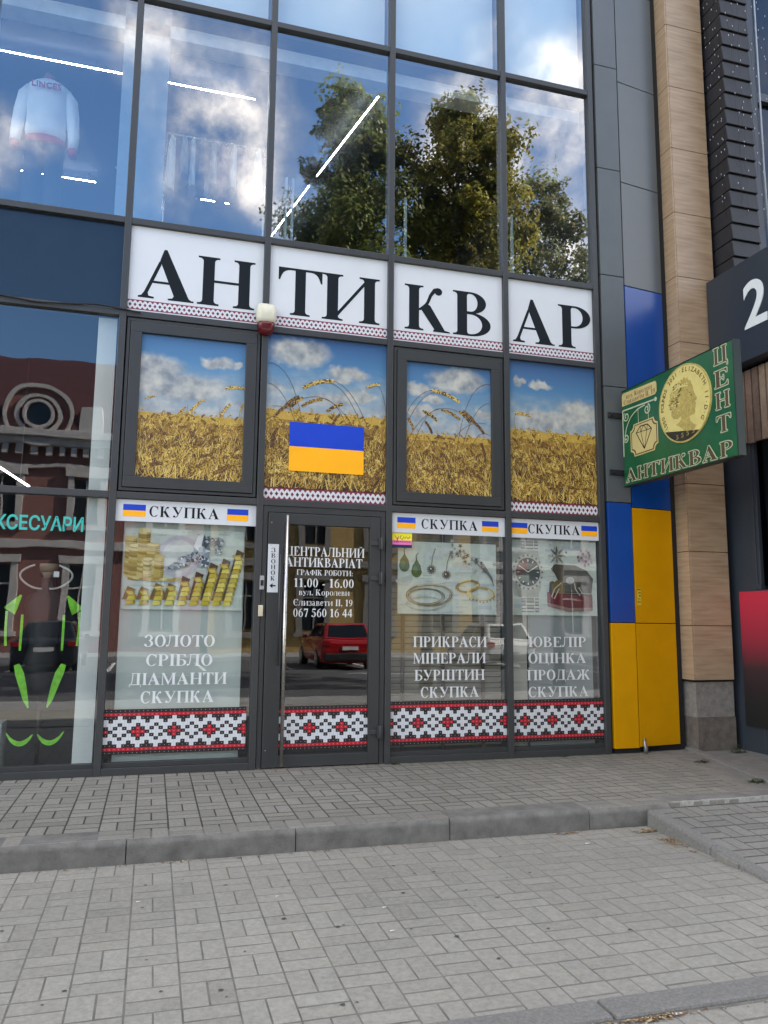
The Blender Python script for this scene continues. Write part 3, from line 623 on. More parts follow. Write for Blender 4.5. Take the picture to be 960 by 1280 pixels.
# ---- printed wheat-field films
GOLD = [mat('wheat_straw_%s' % k, c, .45, var=.1, vscale=60) for k, c in dict(pale=(.66, .49, .14), gold=(.46, .30, .05), ochre=(.26, .145, .025), brown=(.10, .045, .014), dark=(.032, .015, .007)).items()]
def sky_print(name, hz, blobs):
    m = bpy.data.materials.new(name); m.use_nodes = True; nt = m.node_tree; N = nt.nodes; L = nt.links; b = N['Principled BSDF']; b.inputs['Roughness'].default_value = .22
    tc = N.new('ShaderNodeTexCoord'); sp = N.new('ShaderNodeSeparateXYZ'); L.new(tc.outputs['Object'], sp.inputs[0])
    rp = N.new('ShaderNodeValToRGB'); e = rp.color_ramp.elements
    mr = N.new('ShaderNodeMapRange'); mr.inputs['From Min'].default_value = hz; mr.inputs['From Max'].default_value = 4.0; L.new(sp.outputs['Z'], mr.inputs['Value'])
    e[0].position = 0; e[0].color = (*srgb(150, 162, 172), 1); e[1].position = 1; e[1].color = (*srgb(62, 92, 138), 1)
    q = e.new(.3); q.color = (*srgb(118, 150, 172), 1); q = e.new(.6); q.color = (*srgb(82, 126, 164), 1)
    L.new(mr.outputs[0], rp.inputs['Fac'])
    mp = N.new('ShaderNodeMapping'); mp.inputs['Scale'].default_value = (3.2, 1, 8); L.new(tc.outputs['Object'], mp.inputs['Vector'])
    n = N.new('ShaderNodeTexNoise'); n.inputs['Scale'].default_value = 1.2; n.inputs['Detail'].default_value = 8; n.inputs['Roughness'].default_value = .6; L.new(mp.outputs[0], n.inputs['Vector'])
    # soft streaks near the horizon
    mh = N.new('ShaderNodeMapRange'); mh.inputs['From Min'].default_value = hz+.5; mh.inputs['From Max'].default_value = hz+.1; mh.inputs['To Max'].default_value = .8; L.new(sp.outputs['Z'], mh.inputs['Value'])
    ms = N.new('ShaderNodeMapRange'); ms.inputs['From Min'].default_value = .38; ms.inputs['From Max'].default_value = .6; L.new(n.outputs['Fac'], ms.inputs['Value'])
    ml = N.new('ShaderNodeMath'); ml.operation = 'MULTIPLY'; L.new(mh.outputs[0], ml.inputs[0]); L.new(ms.outputs[0], ml.inputs[1]); prev = ml.outputs[0]
    n2 = N.new('ShaderNodeTexNoise'); n2.inputs['Scale'].default_value = 9; n2.inputs['Detail'].default_value = 7; L.new(tc.outputs['Object'], n2.inputs['Vector'])
    sb = N.new('ShaderNodeVectorMath'); sb.operation = 'SUBTRACT'; sb.inputs[1].default_value = (.5, .5, .5); L.new(n2.outputs['Color'], sb.inputs[0])
    sc = N.new('ShaderNodeVectorMath'); sc.operation = 'SCALE'; sc.inputs['Scale'].default_value = .14; L.new(sb.outputs[0], sc.inputs[0])
    ad = N.new('ShaderNodeVectorMath'); ad.operation = 'ADD'; L.new(tc.outputs['Object'], ad.inputs[0]); L.new(sc.outputs[0], ad.inputs[1])
    for cx, cz, rx, rz in blobs:
        a = N.new('ShaderNodeVectorMath'); a.operation = 'SUBTRACT'; L.new(ad.outputs[0], a.inputs[0]); a.inputs[1].default_value = (cx, 0, cz)
        c = N.new('ShaderNodeVectorMath'); c.operation = 'MULTIPLY'; L.new(a.outputs[0], c.inputs[0]); c.inputs[1].default_value = (1/rx, 0, 1/rz)
        d = N.new('ShaderNodeVectorMath'); d.operation = 'LENGTH'; L.new(c.outputs[0], d.inputs[0])
        r = N.new('ShaderNodeMapRange'); r.interpolation_type = 'SMOOTHSTEP'; r.inputs['From Min'].default_value = 1.15; r.inputs['From Max'].default_value = .55; L.new(d.outputs['Value'], r.inputs['Value'])
        x = N.new('ShaderNodeMath'); x.operation = 'MAXIMUM'; L.new(prev, x.inputs[0]); L.new(r.outputs[0], x.inputs[1]); prev = x.outputs[0]
    cr = N.new('ShaderNodeValToRGB'); cr.color_ramp.elements[0].color = (*srgb(125, 133, 140), 1); cr.color_ramp.elements[1].color = (*srgb(188, 188, 180), 1); L.new(n2.outputs['Fac'], cr.inputs['Fac'])
    cr.color_ramp.elements[0].position = .3; cr.color_ramp.elements[1].position = .65
    mx = N.new('ShaderNodeMix'); mx.data_type = 'RGBA'; L.new(prev, mx.inputs['Factor']); L.new(rp.outputs[0], mx.inputs['A']); L.new(cr.outputs[0], mx.inputs['B'])
    L.new(mx.outputs['Result'], b.inputs['Base Color']); return m
def wheat(x0, x1, z0, z1, y, mirror, kind, label, skym, seed, hz=3.26):
    rnd = random.Random(seed); t = MB(); w = x1-x0; X = (lambda u: x1-u) if mirror else (lambda u: x0+u)
    lay = [0]
    def put(pts, m):
        lay[0] += 1; yy = y-.0004-.0000003*lay[0]
        q = [(X(min(max(a, 0), w)), yy, min(max(b, z0), z1)) for a, b in pts]
        t.face(q if not mirror else q[::-1], m)
    t.face([(x0, y, z0), (x1, y, z0), (x1, y, z1), (x0, y, z1)], 0)
    # far field: a pale haze of straw under the horizon, built up to dark undergrowth in front
    zz = hz; 
    while zz > z0:
        d = min(.02, zz-z0); f = (hz-zz)/(hz-z0); m = 2 if f < .10 else 3 if f < .30 else 4 if f < .6 else 5
        put([(0, zz-d), (w, zz-d), (w, zz+(.006 if f == 0 else 0)), (0, zz+(.006 if f == 0 else 0))], m); zz -= d
    n = int(3000*w)
    for k in range(n):
        f = k/n                                   # back to front
        zb = hz-(hz-z0)*(f**.8)*1.02+rnd.uniform(-.03, .02); u = rnd.uniform(-.05, w+.05); s = .25+.9*f
        ln = rnd.uniform(.04, .16)*s; an = rnd.gauss(0.25, .38 if f < .5 else .62); th = rnd.uniform(.0014, .0042)*(.5+1.0*f)
        zt = min(zb+ln*math.cos(an), hz+rnd.uniform(-.01, .012)+.03*f); ut = u+ln*math.sin(an)
        m = rnd.choices([1, 2, 3, 4, 5], (.2, .24, .2, .2, .16) if kind == 'B' and f > .45 else [(.30, .42, .22, .06, 0), (.26, .28, .20, .16, .10)][f > .3])[0]
        put([(u-th, zb), (u+th, zb), (ut+th*.5, zt), (ut-th*.5, zt)], m)
    def ear(u, z, ang, ln, sc=1., col=(1, 2, 3)):
        """grains set in pairs on a slightly drooping spine, with awns"""
        cx, cz, a = u, z, ang; nn = max(6, int(ln/.0082/sc))
        for k in range(nn):
            st = ln/nn; cx += math.sin(a)*st; cz += math.cos(a)*st; a += math.copysign(.55/nn, a)
            for sg in (-1, 1, 0):
                g = .0085*sc*(1-.35*abs(k/nn-.45)); ca = a+sg*.5; ox = cx+sg*math.cos(a)*g*.7; oz = cz-sg*math.sin(a)*g*.7
                dx, dz = math.sin(ca), math.cos(ca); px, pz = dz, -dx; l = .0125*sc
                put([(ox-px*g*.45, oz-pz*g*.45), (ox+dx*l*.4+px*g*.55-px*g, oz+dz*l*.4-pz*g*.5), (ox+dx*l, oz+dz*l), (ox+dx*l*.4+px*g*.55, oz+dz*l*.4+pz*g*.55), (ox+px*g*.45, oz+pz*g*.45)], rnd.choices(col+(4,), (3, 3, 2, 1.2))[0])
            if rnd.random() < .35:
                aa = a+rnd.uniform(-.6, .6); l = .03*sc; put([(cx-.0006, cz), (cx+.0006, cz), (cx+math.sin(aa)*l, cz+math.cos(aa)*l)], 1)
    def stalk(p, th=.0028, m=3):
        for (a, b), (c, d) in zip(p, p[1:]):
            q = math.hypot(c-a, d-b) or 1; nx, nz = -(d-b)/q*th/2, (c-a)/q*th/2
            put([(a-nx, b-nz), (a+nx, b+nz), (c+nx, d+nz), (c-nx, d-nz)], m)
    for k in range(int(150*w)):                   # ears all through the field, smaller towards the horizon
        f = rnd.random(); u = rnd.uniform(0, w); z = hz-(hz-z0)*f**1.3*.9-.01; ear(u, z, rnd.gauss(.5, .9), .045+.075*f, .65+.85*f, rnd.choice([(1, 2, 3), (2, 3, 4), (3, 4, 4)]))
    for k in range(int(16*w)): 
        u = rnd.uniform(0, w); z = hz-.02+rnd.uniform(0, .03); ear(u, z, rnd.gauss(.4, .5), .045, .6)
    if kind == 'A':
        for u, z, a, l, s in ((.75, 3.42, 1.2, .18, 1.25), (.44, 3.14, .35, .16, 1.1), (.72, 3.14, .3, .16, 1.1), (.05, 3.26, .9, .1, .7), (.9, 3.22, .2, .1, .7), (.52, 3.28, 1.1, .06, .6), (.33, 3.1, .3, .14, .8)): ear(u, z, a, l, s)
        for p in ([(.9, 3.1), (.95, 3.35), (.92, 3.49)], [(.4, 3.0), (.43, 3.25)], [(.7, 3.0), (.72, 3.25)], [(.88, 3.0), (.9, 3.24)]): stalk(p)
    else:
        def arcp(p0, p1, p2): return bez(p0, p1, p2, 10)
        for p in (arcp((1.05, 3.0), (.85, 3.6), (.62, 3.60)), arcp((.95, 3.1), (.8, 3.55), (.6, 3.58)), arcp((.98, 2.9), (.7, 3.55), (.35, 3.40)), arcp((.4, 2.8), (.3, 3.75), (.0, 3.72)), arcp((.36, 2.9), (.2, 3.5), (.02, 3.52)),
                  arcp((1.18, 3.0), (1.2, 3.5), (1.08, 3.61)), arcp((.9, 2.8), (.75, 3.4), (.55, 3.42)), arcp((.5, 2.9), (.35, 3.35), (.05, 3.30)), arcp((.3, 2.7), (.2, 3.3), (.02, 3.18))): stalk(p, .004, 4)
        for u, z, a, l, s, c in ((.66, 3.60, -1.6, .32, 1.5, (1, 2, 4)), (.36, 3.41, -2.0, .16, 1.4, (2, 4, 5)), (1.12, 3.61, -1.65, .15, 1.15, (1, 2, 3)), (.55, 3.41, -1.7, .22, 1.25, (2, 3, 4)), (.75, 3.38, -1.8, .18, 1.25, (2, 4, 5)),
                                  (.72, 3.28, -2.3, .14, 1.1, (3, 4, 5)), (.9, 3.3, -2.4, .14, 1.1, (2, 3, 4)), (.25, 3.34, -2.0, .22, 1.25, (3, 4, 5)), (.12, 3.1, -2.6, .2, 1.15, (4, 4, 5)), (.32, 3.42, -2.0, .18, 1.25, (3, 4, 5)), (1.1, 3.2, -2.5, .16, 1.1, (3, 4, 5)), (.98, 3.12, -2.6, .2, 1.2, (3, 4, 5))): ear(u, z, a, l, s, c)
    return tag(t.build('wheat_field_print', [skym]+GOLD), label, 'window print', 'wheat field prints on the upper panes')
SKA = sky_print('printed_sky_left', 3.14, [(-1.0, 3.55, .30, .16), (-.7, 3.40, .5, .15), (-.42, 3.66, .17, .065), (-.24, 3.66, .06, .04), (-1.05, 3.38, .3, .1)])
SKB = sky_print('printed_sky_door', 3.26, [(.33, 3.84, .34, .15), (.82, 3.68, .24, .08), (.75, 3.6, .14, .05), (.95, 3.46, .22, .06), (.12, 3.5, .1, .05), (.7, 3.42, .3, .05)])
SKC = sky_print('printed_sky_casement', 3.14, [(1.95, 3.72, .34, .15), (1.53, 3.60, .18, .07), (1.7, 3.5, .14, .05), (1.55, 3.38, .25, .06), (2.25, 3.4, .15, .05)])
SKD = sky_print('printed_sky_right', 3.22, [(3.35, 3.5, .30, .14), (3.0, 3.40, .5, .12), (2.9, 3.76, .14, .055), (2.68, 3.8, .06, .04), (2.62, 3.78, .05, .06)])
wheat(-1.108, -.172, 2.552, 3.872, .037, False, 'A', 'wheat field print with blue sky in the casement window left of the alarm siren', SKA, 5, 3.14)
pb = wheat(.032, 1.208, 2.53, 4.010, .0425, False, 'B', 'wheat field print behind the large flag sticker, over the entrance door', SKB, 6)
wheat(1.41, 2.325, 2.552, 3.872, .037, True, 'B', 'wheat field print with drooping ears in the casement window right of the flag sticker', SKC, 7, 3.14)
pd = wheat(2.528, 3.533, 2.53, 4.010, .0425, True, 'A', 'wheat field print in the rightmost pane, beside the green projecting sign', SKD, 8)
for o, a, c in ((pb, .032, 1.208), (pd, 2.528, 3.533)):
    t = MB(); small_border(t, a, c, 2.41, 2.525, .0425, 0, pitch=.048, rim=False); t.build('embroidered_border', [WHITE, BURG, DKX], o)
t = MB(); flag(t, .26, .985, 2.692, 3.162, .0335); tag(t.build('flag_sticker', [BLUE, YELLOW]), 'large blue and yellow flag sticker on the wheat print over the door', 'sticker')
# ---- small fittings
t = MB(); t.box(.086, .184, -.0035, -.0005, 1.552, 1.992); o = tag(t.build('doorbell_sign', WHITE), 'narrow white sign with vertical black word ЗВОНОК on the door frame', 'sign')
t = MB()
for k, ch in enumerate('ЗВОНОК'): word(t, ch, .115, .156, 1.918-k*.052, .04, facing(-.0035), 0, .0005)
t.flat([(.107, 1.612), (.135, 1.635), (.135, 1.618), (.163, 1.618), (.163, 1.606), (.135, 1.606), (.135, 1.589)], lambda u, v: (u, -.0045, v), 0)
t.build('sign_lettering', INK, o)
t = MB(); t.box(.018, .058, -.016, -.0005, 1.575, 1.70, 0); o = tag(t.build('doorbell', mat('grey_plastic', (.30, .31, .32), .45), bevel=.004), 'grey doorbell with black button on the door frame', 'doorbell')
t = MB(); t.box(.024, .052, -.019, -.0165, 1.61, 1.66); t.build('button', BLACKX, o, bevel=.002)
t = MB(); t.box(.012, .055, -.014, -.0005, 1.335, 1.435); tag(t.build('card_reader', mat('cream_plastic', (.55, .49, .36), .5), bevel=.005), 'small cream plastic contact box on the frame below the doorbell', 'switch')
# siren
sr = MB(); prof = [(-.092, .02, 4.055), (-.097, .075, 4.13), (-.09, .08, 4.19), (-.072, .06, 4.262)]
def rr(w, d, z, n=20): return [(w*math.copysign(abs(math.cos(2*math.pi*k/n))**.6, math.cos(2*math.pi*k/n)), -d*max(0, math.copysign(abs(math.sin(2*math.pi*k/n))**.6, math.sin(2*math.pi*k/n))), z) for k in range(n)]
sr.loft([rr(.084, .09, 4.075), rr(.090, .098, 4.10), rr(.096, .105, 4.14), rr(.097, .10, 4.19), rr(.085, .08, 4.245), rr(.075, .055, 4.262)])
o = tag(sr.build('alarm_siren', mat('cream_siren_shell', (.62, .60, .47), .45, var=.08, vscale=14), origin=(0, -.004, 0)), 'cream alarm siren with dark red lens over the shop front', 'alarm siren')
s2 = MB(); s2.loft([rr(.035, .035, 3.962), rr(.058, .06, 3.978), rr(.074, .08, 4.01), rr(.082, .088, 4.05), rr(.083, .089, 4.074)]); l2 = s2.build('siren_lens', mat('dark_red_lens', (.10, .006, .010), .18, var=.1), o); l2.location = (0, 0, 0)
for q in (o,): q.location = (0, -.002, 0)
# price sticker, small notices
def labels_quad(name, x0, x1, z0, z1, y, stripes, lab, cat):
    t = MB(); ms = []
    for k, (a, c, m) in enumerate(stripes):
        if m not in ms: ms.append(m)
        t.face([(x0, y, z0+(z1-z0)*a), (x1, y, z0+(z1-z0)*a), (x1, y, z0+(z1-z0)*c), (x0, y, z0+(z1-z0)*c)], ms.index(m))
    return tag(t.build(name, ms), lab, cat)
PINK = mat('pink_print', srgb(225, 120, 170), .5); NAVY = mat('navy_print', srgb(25, 30, 80), .5); LEMON = mat('lemon_print', srgb(240, 226, 50), .5)
o = labels_quad('window_sticker', 1.282, 1.482, 2.005, 2.15, .0415, [(0, .2, NAVY), (.2, .5, PINK), (.5, 1, LEMON)], 'small yellow, pink and navy sticker in the corner under the СКУПКА sign', 'sticker')
t = MB(); t.flat(sweep([(1.31, 2.12), (1.33, 2.09), (1.35, 2.12), (1.335, 2.08), (1.33, 2.05)], [.008]*5), lambda u, v: (u, .041, v), 0)
t.flat(sweep([(1.375, 2.125), (1.36, 2.10), (1.385, 2.085), (1.40, 2.115), (1.41, 2.095), (1.425, 2.115), (1.44, 2.095), (1.465, 2.115)], [.006]*8), lambda u, v: (u, .0408, v), 1)
for k in range(9): t.box(1.30+k*.019, 1.312+k*.019, .0405, .0411, 2.058, 2.070, 0)
t.build('sticker_print', [mat('magenta_print', srgb(190, 40, 110), .5), INK], o)
o = tag((lambda t: (t.face([(3.944, -.002, 1.49), (3.999, .005, 1.49), (3.999, .005, 1.665), (3.944, -.002, 1.665)]), t.build('utility_notice', mat('notice_yellow', (.62, .44, .03), .5)))[1])(MB()), 'small yellow notice with black marks on the yellow cladding', 'notice')
t = MB()
for a, c, z, h in ((.05, .9, .90, .05), (.35, .55, .70, .07), (.62, .85, .70, .07), (.5, .85, .52, .08), (.1, .7, .36, .03), (.15, .3, .16, .09), (.45, .6, .16, .06), (.66, .8, .16, .06)):
    xx = lambda f: 3.944+.055*f; yy = lambda f: -.0035+.007*f
    t.face([(xx(a), yy(a), 1.49+.175*z), (xx(c), yy(c), 1.49+.175*z), (xx(c), yy(c), 1.49+.175*(z+h)), (xx(a), yy(a), 1.49+.175*(z+h))])
t.build('notice_print', INK, o)
# drain spigot at the foot of the yellow panels
t = MB(); t.tube([(3.965, -.03, -.005), (3.965, -.032, .055), (3.958, -.03, .085), (3.952, -.028, .13)], [.022, .021, .016, .012], 10); t.tube([(3.94, -.03, .135), (3.972, -.03, .14)], .007, 8)
tag(t.build('water_tap', mat('dull_galvanised', (.30, .31, .34), .4, metal=.8, var=.3, vscale=40)), 'short grey metal pipe stub between the two yellow panels', 'pipe')
# black cable run along the left transom
t = MB(); pts = [(-2.75+k*.09, -.012+.006*math.sin(k*1.7), 4.062+.018*math.sin(k*.55)-.01*max(0, (k-14)*.2)) for k in range(19)]; t.tube(pts, .008, 8)
tag(t.build('facade_cable', GASKET), 'thin black cable sagging along the frame left of the АН sign', 'cable')

# ================================================================== BEHIND THE GLASS
b = MB(); b.box(-1.175, -.115, .098, .106, .09, 2.34); b.box(-1.16, -.13, .09, .112, .115, .14)
tag(b.build('roller_blind', mat('grey_green_blind', (.37, .405, .388), .85, var=.05, vscale=2)), 'plain grey green blind behind the ЗОЛОТО lettering', 'blind')
SLAT = mat('brown_slats', (.225, .205, .165), .6, var=.12, vscale=5); SLATD = mat('dark_lath', (.035, .028, .022), .7)
b = MB()
for k in range(42):
    z = .12+k*.054; b.hexa([(1.285, .150, z), (2.45, .150, z), (2.45, .156, z), (1.285, .156, z), (1.285, .132, z+.049), (2.45, .132, z+.049), (2.45, .138, z+.049), (1.285, .138, z+.049)])
o = tag(b.build('venetian_blind', SLAT), 'brown horizontal slat blind behind the ПРИКРАСИ lettering', 'blind')
for x in (1.42, 1.83, 2.25): 
    b = MB(); b.box(x-.016, x+.016, .118, .13, .1, 2.34); b.build('ladder_tape', SLATD, o)
b = MB(); b.box(2.74, 3.46, .098, .106, .09, 2.34); tag(b.build('roller_blind', mat('grey_board', (.215, .235, .235), .8, var=.06, vscale=2)), 'dark grey board blind behind the ЮВЕЛІР lettering', 'blind')
b = MB(); b.box(2.54, 2.735, .13, .138, .09, 2.34); tag(b.build('roller_blind', mat('beige_board', (.36, .345, .30), .8, var=.06)), 'narrow beige blind beside the grey board behind the rightmost window', 'blind')
PAPER = attr_mat('banknote_paper', .7, bump=0, var=.12, vscale=14)
def poster(x0, x1, z0, z1, label, y=.082):
    t = MB(); t.face([(x0, y, z0), (x1, y, z0), (x1, y, z1), (x0, y, z1)], 0, (.44, .48, .44)); st = {'n': 0}
    W_, H_ = x1-x0, z1-z0
    def P(pts, c, dy=None):
        st['n'] += 1; d = .0003+.00003*st['n']
        i = len(t.v); t.flat([(x0+u*W_, z0+v*H_) for u, v in pts], lambda u, v: (u, y-d, v), 0, c)
    # banknote engraving in the background
    rn = random.Random(int(x0*100))
    for k in range(26):
        u, v = rn.random()*.86, rn.random()*.9; w = rn.uniform(.08, .3); h = rn.uniform(.01, .06); c = rn.choice([(.38, .42, .39), (.47, .5, .46), (.36, .40, .42), (.42, .40, .44), (.5, .53, .48)])
        P(rect(u, min(1, u+w), v, min(1, v+h)), c)
    for k in range(30):
        u, v = rn.random()*.9, rn.random(); P(rect(u, min(1, u+rn.uniform(.02, .12)), v*.98, v*.98+.008), (.30, .34, .33))
    return t, P, W_, H_
def P_end(t, label): return tag(t.build('window_poster', PAPER), label, 'poster')
ASP = .71/1.04
# poster 1: coins, gold bars, diamonds
t, P, W_, H_ = poster(-1.165, -.125, 1.385, 2.10, '')
P(arc(.45, .66, .18, .26, 0, 360, 24)[:-1], (.40, .38, .43)); P(arc(.45, .66, .14, .21, 0, 360, 24)[:-1], (.46, .47, .46))
for cx, w, v0, v1 in ((.055, .05, .40, .88), (.10, .06, .36, .78), (.16, .05, .40, .98), (.235, .055, .38, .80), (.195, .035, .36, .62), (.29, .04, .36, .66)):
    n = int((v1-v0)/.028)
    for k in range(n):
        v = v0+k*.028; c = random.choice([(.34, .24, .06), (.44, .32, .09), (.26, .17, .04), (.5, .4, .16)])
        P(arc(cx, v+.012, w, .022, 180, 360, 8) + arc(cx, v+.030, w, .022, 0, 180, 8), c)
        P(rect(cx+w*.35, cx+w*.95, v+.002, v+.02), tuple(q*.55 for q in c))
    P(arc(cx, v1, w, .022, 0, 360, 14)[:-1], (.5, .40, .15))
for k in range(7): P(arc(.12+k*.055, .38-.008*(k % 3), .045, .02, 0, 360, 12)[:-1], random.choice([(.4, .29, .08), (.52, .42, .18), (.33, .2, .05)]))
for k, (u, n) in enumerate([(.03, 2), (.14, 2), (.245, 3), (.35, 3), (.45, 4), (.55, 5), (.645, 7), (.74, 8), (.83, 10)]):
    top = .10+.058*n*(.8 if n < 4 else 1.0)
    P([(u-.025+.02*(n > 3), .12), (u+.02, .12), (u+.055+.012*n, top+.05), (u-.01+.012*n, top+.09)], (.045, .022, .012) if n > 3 else (.17, .09, .03))
    for q in range(n):
        v = .055+q*.058; o2 = .010*q; c = random.choice([(.52, .42, .05), (.44, .34, .03), (.6, .5, .10), (.38, .27, .03)])
        P([(u+o2, v), (u+.068+o2, v+.006), (u+.06+o2, v+.056), (u+.012+o2, v+.05)], c)
        P([(u+.068+o2, v+.006), (u+.082+o2, v+.03), (u+.075+o2, v+.068), (u+.06+o2, v+.056)], tuple(a*.5 for a in c))
    o2 = .010*n; v = .055+n*.058
    P([(u+o2, v), (u+.06+o2, v+.006), (u+.045+o2, v+.07), (u-.03+o2, v+.06)], (.30, .20, .03)); P([(u+o2+.01, v+.004), (u+.05+o2, v+.012), (u+.035+o2, v+.05), (u-.012+o2, v+.045)], (.5, .4, .08))
def gem(cx, cy, r, ry, tear=False):
    cols = [(.05, .06, .08), (.14, .16, .19), (.32, .35, .38), (.55, .58, .6), (.22, .25, .29), (.09, .11, .14)]
    n = 9; ringp = [(cx+r*math.cos(2*math.pi*k/n), cy+ry*math.sin(2*math.pi*k/n)*(1.5 if tear and math.sin(2*math.pi*k/n) > .8 else 1)) for k in range(n)]
    inn = [(cx+r*.45*math.cos(2*math.pi*(k+.5)/n), cy+ry*.45*math.sin(2*math.pi*(k+.5)/n)) for k in range(n)]
    for k in range(n):
        P([ringp[k], ringp[(k+1) % n], inn[k]], random.choice(cols)); P([inn[k-1], ringp[k], inn[k]], random.choice(cols))
    P(inn, random.choice(cols[2:]))
for g_ in ((.64, .74, .075, .14, True), (.58, .66, .04, .07), (.77, .85, .06, .07), (.70, .88, .04, .05), (.78, .74, .035, .04), (.66, .60, .05, .07), (.49, .60, .055, .07), (.43, .545, .05, .045), (.39, .52, .03, .03), (.53, .65, .03, .04)): gem(*g_)
P_end(t, 'poster of coin stacks, rising gold bars and diamonds behind the left shop window')
# poster 2: earrings, bracelets, brooch, rings
t, P, W_, H_ = poster(1.352, 2.385, 1.375, 2.075, '')
P(arc(.06, .5, .09, .12, 200, 380, 14), (.36, .40, .38))
for cx, cy in ((.065, .66), (.185, .585)):
    P(arc(cx, cy, .052, .085, 180, 360, 12)+[(cx+.04, cy+.08), (cx, cy+.17), (cx-.04, cy+.08)], (.030, .075, .022)); P(arc(cx-.012, cy+.02, .022, .05, 0, 360, 12)[:-1], (.06, .13, .045)); P(sweep([(cx, cy+.16), (cx-.005, cy+.22), (cx+.02, cy+.26)], [.012, .01, .006]), (.08, .08, .07))
for cx, cy in ((.335, .615), (.485, .545)):
    for k in range(12): P(arc(cx+.038*math.cos(k*.524), cy+.055*math.sin(k*.524), .009, .013, 0, 360, 6)[:-1], (.16, .15, .13))
    P(arc(cx, cy, .03, .045, 0, 360, 14)[:-1], (.05, .045, .04)); P(arc(cx-.008, cy+.012, .008, .012, 0, 360, 8)[:-1], (.6, .6, .56)); P(sweep([(cx, cy+.06), (cx+.01, cy+.18), (cx+.04, cy+.30)], [.012, .01, .012]), (.2, .2, .18))
def hoop(cx, cy, rx, ry, tx, c1, c2, rot=0):
    for f, c in ((1., c1), (.93, c2), (.86, c1)):
        for a0 in range(0, 360, 60): 
            pts = ring(0, 0, rx*f, ry*f, tx*.5, tx*.55, a0, a0+60); P([(cx+a*math.cos(rot)-b_*math.sin(rot), cy+a*math.sin(rot)+b_*math.cos(rot)) for a, b_ in pts], random.choice([c1, c2, c1]))
hoop(.32, .26, .24, .16, .02, (.19, .14, .07), (.42, .36, .25), .05); hoop(.28, .24, .19, .12, .014, (.10, .09, .06), (.33, .29, .2)); hoop(.28, .14, .2, .1, .01, (.28, .29, .27), (.36, .37, .35))
hoop(.70, .39, .13, .09, .035, (.24, .16, .05), (.48, .40, .2), .35); hoop(.84, .29, .15, .105, .045, (.30, .21, .07), (.5, .43, .24), -.15)
for k in range(16): P(arc(.72+.018*k, .2+.045*math.sin((k-8)*.22)**2-.03, .009, .013, 0, 360, 6)[:-1], (.5, .5, .48) if k % 2 else (.2, .2, .2))
rn = random.Random(4)
for k in range(46):
    f = rn.random(); cx = .56+.34*f+rn.gauss(0, .04); cy = .88-.25*f+rn.gauss(0, .06); r = rn.uniform(.012, .03)
    n = 5; P([(cx+(r if q % 2 == 0 else r*.4)*math.cos(q*math.pi/n+k), cy+(r*1.45 if q % 2 == 0 else r*.6)*math.sin(q*math.pi/n+k)) for q in range(2*n)], rn.choice([(.09, .085, .08), (.2, .19, .18), (.05, .045, .045), (.42, .42, .40)]))
for k in range(3): P(sweep([(.8+.03*k, .72), (.9+.025*k, .58-.03*k), (.95+.01*k, .50-.05*k)], [.012, .016, .004]), (.11, .1, .1))
P_end(t, 'pale poster of green drop earrings, bracelets and a flower brooch behind glass')
# poster 3: wristwatch, brooch, dark red cap, ring
t, P, W_, H_ = poster(2.545, 3.522, 1.375, 2.135, '')
for seg in (0, 1):
    for k in range(6 if seg else 4):
        v = (.04+k*.042) if seg else (.84+k*.042)
        for u, w in ((.12, .05), (.175, .09), (.27, .05)):
            P(rect(u, u+w-.006, v+.004*(u == .175), v+.034), random.choice([(.42, .42, .38), (.30, .30, .27), (.5, .5, .46)])); P(rect(u, u+w-.006, v, v+.012), (.10, .10, .09))
P([(.09, .24), (.30, .24), (.34, .36), (.34, .74), (.30, .86), (.09, .86), (.05, .74), (.05, .36)], (.33, .33, .29))
for k in range(40): P(arc(.195+.165*math.cos(k*.157), .57+.225*math.sin(k*.157), .011, .015, 0, 360, 6)[:-1], (.45, .45, .4) if k % 2 else (.13, .13, .12))
P(arc(.195, .57, .155, .212, 0, 360, 28)[:-1], (.36, .36, .32)); P(arc(.195, .57, .138, .19, 0, 360, 28)[:-1], (.014, .026, .022)); P(arc(.19, .58, .13, .18, 90, 200, 14)+[(.195, .57)], (.10, .025, .018)); P(arc(.195, .57, .12, .165, 200, 280, 14)+[(.195, .57)], (.025, .07, .05))
for k in range(12):
    a = k*math.pi/6; P(sweep([(.195+.10*math.cos(a), .57+.138*math.sin(a)), (.195+.125*math.cos(a), .57+.172*math.sin(a))], [.012, .012]), (.6, .6, .55))
P(sweep([(.195, .57), (.09, .66)], [.012, .006]), (.65, .62, .5)); P(sweep([(.195, .57), (.31, .66)], [.012, .006]), (.65, .62, .5))
for k in range(8):
    a = k*math.pi/4; P([(.53, .80), (.53+.05*math.cos(a-.3), .80+.065*math.sin(a-.3)), (.53+.11*math.cos(a), .80+.145*math.sin(a)), (.53+.05*math.cos(a+.3), .80+.065*math.sin(a+.3))], random.choice([(.17, .17, .15), (.1, .1, .09)]))
for k in range(22): P(arc(.53+random.gauss(0, .055), .80+random.gauss(0, .075), .012, .016, 0, 360, 6)[:-1], random.choice([(.06, .06, .055), (.36, .36, .33), (.5, .5, .47)]))
for k in range(26):
    a = k*.5; r = .02+.0035*k; P(arc(.86+r*.9*math.cos(a), .80+r*1.2*math.sin(a), .016, .024, 0, 360, 7)[:-1], random.choice([(.28, .17, .20), (.4, .30, .32), (.16, .08, .10), (.5, .42, .40)]))
P([(.43, .30), (.44, .44), (.47, .46), (.57, .40), (.50, .56), (.455, .62), (.50, .685), (.74, .68), (.88, .61), (.955, .50), (.93, .30)], (.045, .040, .032))
P([(.47, .30), (.46, .40), (.52, .47), (.60, .46), (.62, .30)], (.13, .09, .025)); P([(.41, .30), (.42, .29), (.93, .24), (.94, .29)], (.012, .012, .012))
